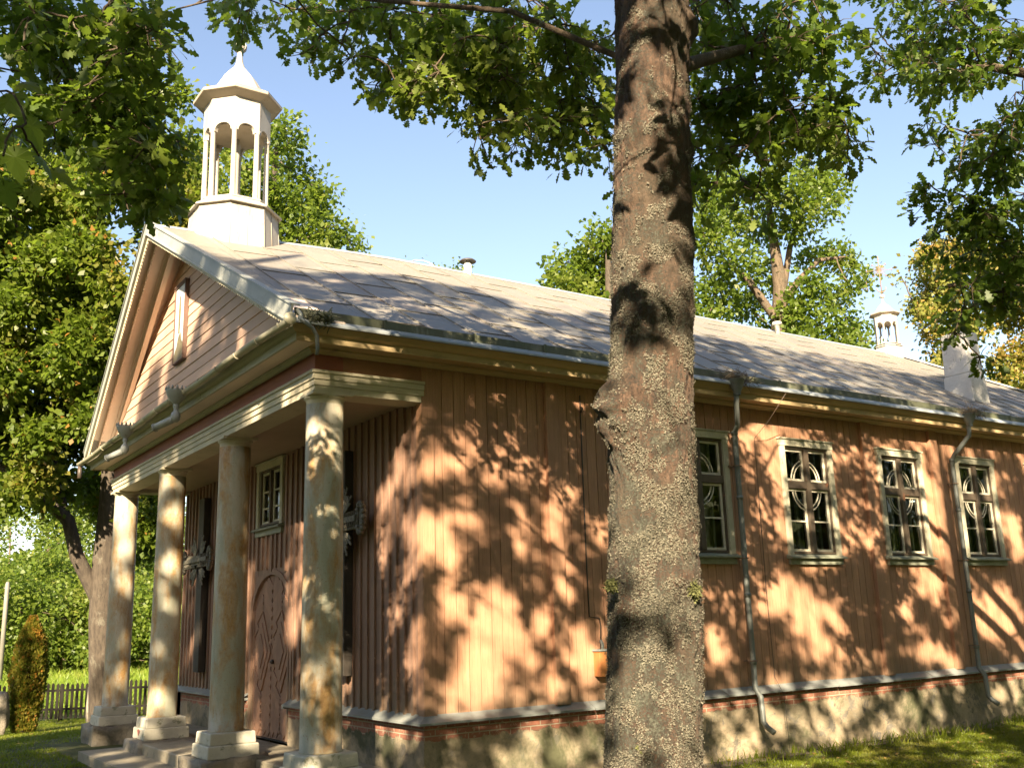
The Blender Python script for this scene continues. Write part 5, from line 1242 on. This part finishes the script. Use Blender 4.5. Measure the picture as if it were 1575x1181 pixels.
# tree right of the big trunk
D5 = 34.
T5 = [g0(1190, 1000, D5)] + [vp(px, py, D5) for px, py in ((1195, 620), (1200, 500), (1200, 440), (1190, 370), (1180, 300))]
l5 = [([vp(px, py, D5) for px, py in ((1200, 470), (1230, 430), (1260, 400), (1300, 395))], [.16, .12, .08, .03]), ([vp(px, py, D5) for px, py in ((1200, 500), (1150, 430), (1110, 400))], [.16, .12, .05]), ([vp(px, py, D5) for px, py in ((1200, 480), (1215, 380), (1240, 310), (1245, 270))], [.14, .10, .07, .03])]
LB5 = lob([(1225, 265, 20), (1250, 285, 24), (1280, 290, 20), (1210, 300, 28), (1260, 320, 26), (1170, 290, 28), (1290, 310, 10), (1120, 280, 26), (1090, 300, 26), (1110, 330, 30), (1160, 350, 30), (1220, 350, 26), (1085, 370, 30), (1130, 400, 30), (1170, 420, 26), (1100, 450, 36), (1150, 470, 30), (1240, 400, 14), (1270, 390, 16), (1300, 405, 18), (1325, 425, 14), (1310, 440, 14), (1335, 448, 8), (1250, 440, 22), (1285, 460, 20), (1230, 480, 28), (1270, 495, 24), (1305, 500, 16), (1325, 518, 12), (1200, 510, 30), (1290, 530, 22), (1240, 530, 30), (1080, 500, 30), (1345, 525, 8), (1260, 265, 10), (1300, 385, 8)], D5, 1.6)
LB5 += lob(scatter([(1080, 540), (1330, 560), (1330, 720), (1080, 720)], 16, 34, 50), D5, 3)
far_tree('oak_tree', 'broad green tree with open dark limbs over the roof, right of the lichened trunk', T5, [.5, .4, .3, .24, .16, .08], l5, LB5, 40000, .175, 'lightleaf', 'branch')
# yellowing tree at right
D6 = 28.
T6 = [g0(1500, 1000, D6)] + [vp(px, py, D6) for px, py in ((1500, 660), (1490, 560), (1470, 480), (1455, 420))]
l6 = [([vp(px, py, D6) for px, py in ((1500, 640), (1470, 560), (1440, 500), (1420, 450))], [.14, .11, .07, .03])]
LB6 = lob([(1425, 395, 16), (1450, 390, 20), (1480, 395, 22), (1510, 400, 24), (1540, 400, 24), (1430, 430, 18), (1460, 430, 20), (1410, 470, 12), (1430, 470, 16), (1460, 470, 20), (1385, 425, 4), (1440, 510, 16), (1420, 480, 12), (1450, 545, 16), (1440, 580, 10), (1470, 570, 14), (1530, 450, 30), (1560, 480, 30), (1550, 560, 24), (1575, 600, 24), (1545, 590, 16), (1500, 500, 22), (1400, 480, 8), (1560, 430, 30), (1590, 540, 30), (1455, 560, 12), (1530, 620, 20), (1570, 610, 16)], D6, 1.4)
far_tree('linden_tree', 'airy tree turning yellow behind the rear turret and the chimney', T6, [.35, .28, .2, .12, .05], l6, LB6, 17000, .13, 'yellowleaf', 'branch')

# ------------------------------------------------------------------ left background
# columnar arborvitae
tb = hit(2, 0., 38, 1117); tb[2] = float(gz(tb[0], tb[1])); th = thing('arborvitae', 'narrow orange-green columnar arborvitae in front of the picket fence', 'shrub', tuple(tb)); O = tuple(tb)
V, F = tubes([(A3(tb - (0, 0, .05), tb + (0, 0, 1.2), tb + (0, 0, 2.0)), [.05, .035, .01])], 8); from_arrays('trunk', V, F, mt['branch'], th, True, O)
n = 16000; h = rng.random(n) ** .85; a = rng.uniform(0, 2 * np.pi, n); H = 2.12
env = .30 * np.sin(np.clip(h * 1.0, 0, 1) * np.pi * .62 + .62) ** .8 * np.where(h > .72, np.sqrt(np.clip((1.02 - h) / .30, 0, 1)), 1)
env *= 1 + .22 * np.array([mnoise.noise(Vector((math.cos(q) * 1.6, math.sin(q) * 1.6, z * 5))) for q, z in zip(a, h)])
rr_ = env * rng.uniform(.62, 1.06, n); P = np.stack([tb[0] + rr_ * np.cos(a), tb[1] + rr_ * np.sin(a), tb[2] + .02 + h * H], 1)
Dd = np.stack([np.cos(a) * .5, np.sin(a) * .5, np.full(n, 1.1)], 1) + rng.normal(0, .35, (n, 3)); a_, b_2 = leaves(P, Dd, rng.uniform(.035, .075, n), KITE, 2.5, up=(0, 0, .01)); from_arrays('foliage', a_, b_2, mt['thujaleaf'], th, False, O)
# picket fence
f0, f1 = g0(-80, 1114, 23.5), g0(330, 1104, 23.5); f0[2] += .05; f1[2] += .05
fe = thing('picket_fence', 'low weathered grey picket fence across the lawn left of the porch', 'fence', tuple(f0)); O = tuple(f0)
dv = f1 - f0; Lf = np.linalg.norm(dv); dvu = dv / Lf
m = MB(); k = 0; s = 0
while s < Lf:
    p = f0 + dvu * s; zg = float(gz(p[0], p[1])); hgt = .86 + random.uniform(-.02, .02); wd = dvu * .031; nn = np.cross(dvu, (0, 0, 1)) * .01
    q = [p - wd, p + wd]
    a0 = [(q[0][0], q[0][1], zg + .06), (q[1][0], q[1][1], zg + .06), (q[1][0], q[1][1], zg + hgt - .04), (p[0], p[1], zg + hgt), (q[0][0], q[0][1], zg + hgt - .04)]
    m.ext(a0, nn * 2); s += .115
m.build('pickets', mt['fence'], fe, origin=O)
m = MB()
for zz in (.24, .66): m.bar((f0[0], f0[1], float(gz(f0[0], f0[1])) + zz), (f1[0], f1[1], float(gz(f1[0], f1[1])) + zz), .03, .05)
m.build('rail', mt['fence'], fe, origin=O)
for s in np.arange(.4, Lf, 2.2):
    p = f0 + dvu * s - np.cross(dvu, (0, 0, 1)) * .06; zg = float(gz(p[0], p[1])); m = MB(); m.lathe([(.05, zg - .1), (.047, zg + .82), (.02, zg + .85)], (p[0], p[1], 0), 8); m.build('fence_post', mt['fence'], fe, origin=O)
# stone gate pier behind the maple, rock at the left edge, leaning birch stem, pale pole
def rock(name, label, c, s, mat='stone', seed=0, cat='stone'):
    m = MB(); vs = []; K_, J = 20, 12
    for j in range(J + 1):
        ph = math.pi * j / J
        for i in range(K_):
            a = 2 * math.pi * i / K_; d = Vector((math.sin(ph) * math.cos(a), math.sin(ph) * math.sin(a), math.cos(ph)))
            e = Vector([math.copysign(abs(v_) ** .6, v_) for v_ in d]); k_ = 1 + .22 * mnoise.noise(d * 1.7 + Vector((seed, 0, 0))) + .06 * mnoise.noise(d * 6)
            vs.append((c[0] + e.x * s[0] * k_, c[1] + e.y * s[1] * k_, c[2] + e.z * s[2] * k_))
    m.add(vs, [(j * K_ + i, j * K_ + (i + 1) % K_, (j + 1) * K_ + (i + 1) % K_, (j + 1) * K_ + i) for j in range(J) for i in range(K_)], True)
    o = m.build(name, mt[mat], None, origin=c); return tag(o, label, cat)
p = g0(-4, 1118, 18.5); rock('boulder', 'pale boulder at the left edge beside the arborvitae', tuple(p + (0, 0, .45)), (.16, .2, .42), 'stone', 2)
p = g0(143, 1112, 22.6); rock('gate_pier', 'short rough stone pier in the fence behind the maple trunk', tuple(p + (0, 0, .42)), (.16, .16, .48), 'stone', 5, 'pier')
def stem(name, label, cat, pts, rad, mat):
    base = pts[0]; V, F = tubes([(pts, rad)], 10); o = from_arrays(name, V, F, mt[mat], None, True, base); return tag(o, label, cat)
q0 = g0(128, 1020, 48); q0[2] += .0; stem('leaning_stem', 'thin pale leaning stem at the edge of the far thicket', 'tree stem', [q0, vp(136, 1000, 48), vp(147, 970, 48)], [.09, .08, .05], 'birch')
q0 = g0(-1, 1050, 40); m = MB(); top = vp(2, 893, 40); m.lathe([(.10, q0[2]), (.085, top[2] - .1), (.05, top[2])], (q0[0], q0[1], 0), 12); m.bar((q0[0] - .12, q0[1], top[2] - .25), (q0[0] + .12, q0[1], top[2] - .25), .05, .05); tag(m.build('utility_pole', mt['pole'], None, origin=tuple(q0)), 'pale utility pole cut by the left edge of the view', 'pole')
# a shrubby wood beyond the meadow: separate bushes and small trees
k = 0
rows = [(-70, 46, 880), (-20, 50, 850), (25, 47, 880), (60, 52, 830), (95, 48, 900), (120, 56, 800), (150, 50, 870), (190, 47, 880), (215, 54, 820), (250, 50, 850), (290, 48, 870), (330, 55, 800), (0, 66, 745), (60, 70, 735), (110, 68, 750), (180, 70, 735), (240, 66, 760), (-60, 68, 750), (300, 72, 750), (360, 60, 780)]
names_ = ['light green bush at the meadow edge', 'taller tree in the far thicket']
lab = ['cut by the left frame edge', 'behind the pale pole', 'straight above the arborvitae', 'just right of the arborvitae tip', 'between the arborvitae and the maple', 'behind the forked maple limb', 'behind the maple trunk', 'between the first two porch columns', 'right behind the second porch column', 'behind the porch', 'behind the front wall', 'hidden behind the nave']
for i, (px, D, pt) in enumerate(rows):
    b0 = g0(px, 1010, D); top = vp(px, pt, D)[2]; H = top - b0[2]; wd = rng.uniform(2.2, 3.2) * (1 if D < 60 else 1.5)
    T = [b0, b0 + (.2, 0, H * .4), b0 + (0, .2, H * .8)]
    lobs = []
    for _ in range(16):
        zf = rng.uniform(.12, .88); lobs.append((b0 + np.array((rng.normal(0, wd * .45 * (1.1 - zf * .6)), rng.normal(0, wd * .45), H * zf)), rng.uniform(.5, 1.0) * wd * .42))
    lbl = ('leafy bush at the edge of the far meadow, ' + lab[i]) if i < 12 else ('taller tree rising behind the thicket, number %s from its left end' % ['second', 'fourth', 'fifth', 'sixth', 'seventh', 'first', 'eighth', 'ninth'][i - 12]).replace('number ', '')
    far_tree('bush' if i < 12 else 'thicket_tree', lbl, T, [.16, .10, .03], [], lobs, 4500 if D < 60 else 5200, .22 if D < 60 else .28, 'bushleaf', 'branch', group='bushes along the far meadow' if i < 12 else 'trees behind the far thicket', cat='bush' if i < 12 else 'tree')
for i, (x, y, H) in enumerate(((-34, -22, 13), (-24, -31, 14), (-13, -36, 13), (-2, -35, 14), (9, -34, 13), (19, -30, 14), (27, -23, 13), (33, -13, 12), (-38, -10, 12), (36, -2, 12), (-36, 4, 11), (-17, -26, 12), (15, -24, 12), (-8, -27, 14), (5, -26, 14), (12, -15, 14), (16, -8, 13), (-19, -2, 12), (-18, 6, 12), (-27, -14, 13), (22, -17, 14))):  # unseen trees added round the view to cut skylight on the walls
    b0 = np.array((x, y, -.1)); lobs = [(b0 + (rng.normal(0, 2.2), rng.normal(0, 2.2), H * rng.uniform(.15, .9)), rng.uniform(1.5, 2.6)) for _ in range(20)]
    far_tree('sky_blocking_tree', 'unseen park tree added to block skylight, reflected in the church windows', [b0, b0 + (.2, 0, H * .45), b0 + (0, .2, H * .85)], [.35, .22, .05], [], lobs, 6500, .38, 'lightleaf', 'branch', group='unseen park trees added to block skylight')
# far forest ring on other sides so that nothing ends in an empty horizon
V = []; n = 42000
ang = rng.uniform(0, 2 * np.pi, n); rad = rng.uniform(110, 150, n); zt_ = rng.random(n) ** .8
Hh = 10 + 5 * np.array([mnoise.noise(Vector((math.cos(q) * 9, math.sin(q) * 9, 1))) for q in ang])
P = np.stack([rad * np.cos(ang), rad * np.sin(ang), zt_ * Hh], 1); a_, b_2 = leaves(P, rng.normal(0, 1, (n, 3)), rng.uniform(1.4, 2.4, n), KITE, 1.5)
tag(from_arrays('distant_woods', a_, b_2, mt['bushleaf']), 'distant belt of woods on the horizon', 'woods', kind='stuff')

# ------------------------------------------------------------------ grass
def grass(name, label, xs_, ys_, n, h, mat, wdt=.006, zoff=0, mask=None, clump=.4):
    x = rng.uniform(*xs_, n); y = rng.uniform(*ys_, n)
    q = nfield(x + 50, y + 50, .35, 5) * .6 + nfield(x + 50, y + 50, .09, 6) * .4; k = q > clump * rng.random(n) * 1.6
    if mask is not None: k &= mask(x, y)
    x, y, q = x[k], y[k], q[k]; n = len(x); z = gz(x, y) + zoff
    a = rng.uniform(0, 2 * np.pi, n); hh = h * rng.uniform(.5, 1.3, n) * (.6 + .8 * q); lean = rng.normal(0, .5, (n, 2)) * hh[:, None]
    sd = np.stack([np.cos(a), np.sin(a), 0 * a], 1) * wdt * rng.uniform(.6, 1.4, n)[:, None]
    B = np.stack([x, y, z - .005], 1); Mi = B + np.stack([lean[:, 0] * .35, lean[:, 1] * .35, hh * .6], 1); Tp = B + np.stack([lean[:, 0], lean[:, 1], hh], 1)
    V = np.stack([B - sd, B + sd, Mi + sd * .7, Mi - sd * .7, Tp + sd * .1, Tp - sd * .1], 1).reshape(-1, 3)
    o = np.arange(n)[:, None] * 6; F = np.concatenate([o + [0, 1, 2, 3], o + [3, 2, 4, 5]])
    return tag(from_arrays(name, V, F, mt[mat]), label, 'grass', kind='stuff')
grass('lawn_grass', 'short mossy grass along the church wall', (3.4, 11.5), (-4.2, -.18), 110000, .032, 'blade', .005, mask=lambda x, y: y < -.22 - .22 * nfield(x, y * 0, .5, 9) - np.clip(4.8 - x, 0, 2) * .10)
grass('lawn_grass', 'mown grass left of the porch as far as the fence', (-6, 3), (5.5, 18), 110000, .04, 'blade', .007, mask=lambda x, y: (x < -1.95) | (y > 8.75) & ((x < -.2) | (y > 8.9)))
grass('weeds', 'taller weeds and grass tufts at the foot of the wall', (3.6, 12), (-.55, -.06), 5200, .11, 'blade', .006, clump=1.15)
n = 900; x = rng.uniform(-5, 11, n); y = np.where(x > 3, rng.uniform(-4.5, -.1, n), rng.uniform(-1.5, 13, n)); k = (x > 3) | ((x < -1.95)) | (y > 8.9); x, y = x[k], y[k]
a_, b_2 = leaves(np.stack([x, y, gz(x, y) + .03], 1), rng.normal(0, 1, (len(x), 3)) * (1, 1, .2), rng.uniform(.04, .075, len(x)), SIMPLE, .35)
tag(from_arrays('leaf_litter', a_, b_2, mt['litter']), 'scattered fallen leaves on the lawn', 'leaves', kind='stuff')
grass('meadow_grass', 'sunlit tall grass of the meadow beyond the fence', (-16, 26), (18.5, 62), 120000, .34, 'meadowblade', .022, clump=.2)
tot = sum(len(o.data.polygons) for o in bpy.data.objects if o.type == 'MESH'); print('POLYS', tot)
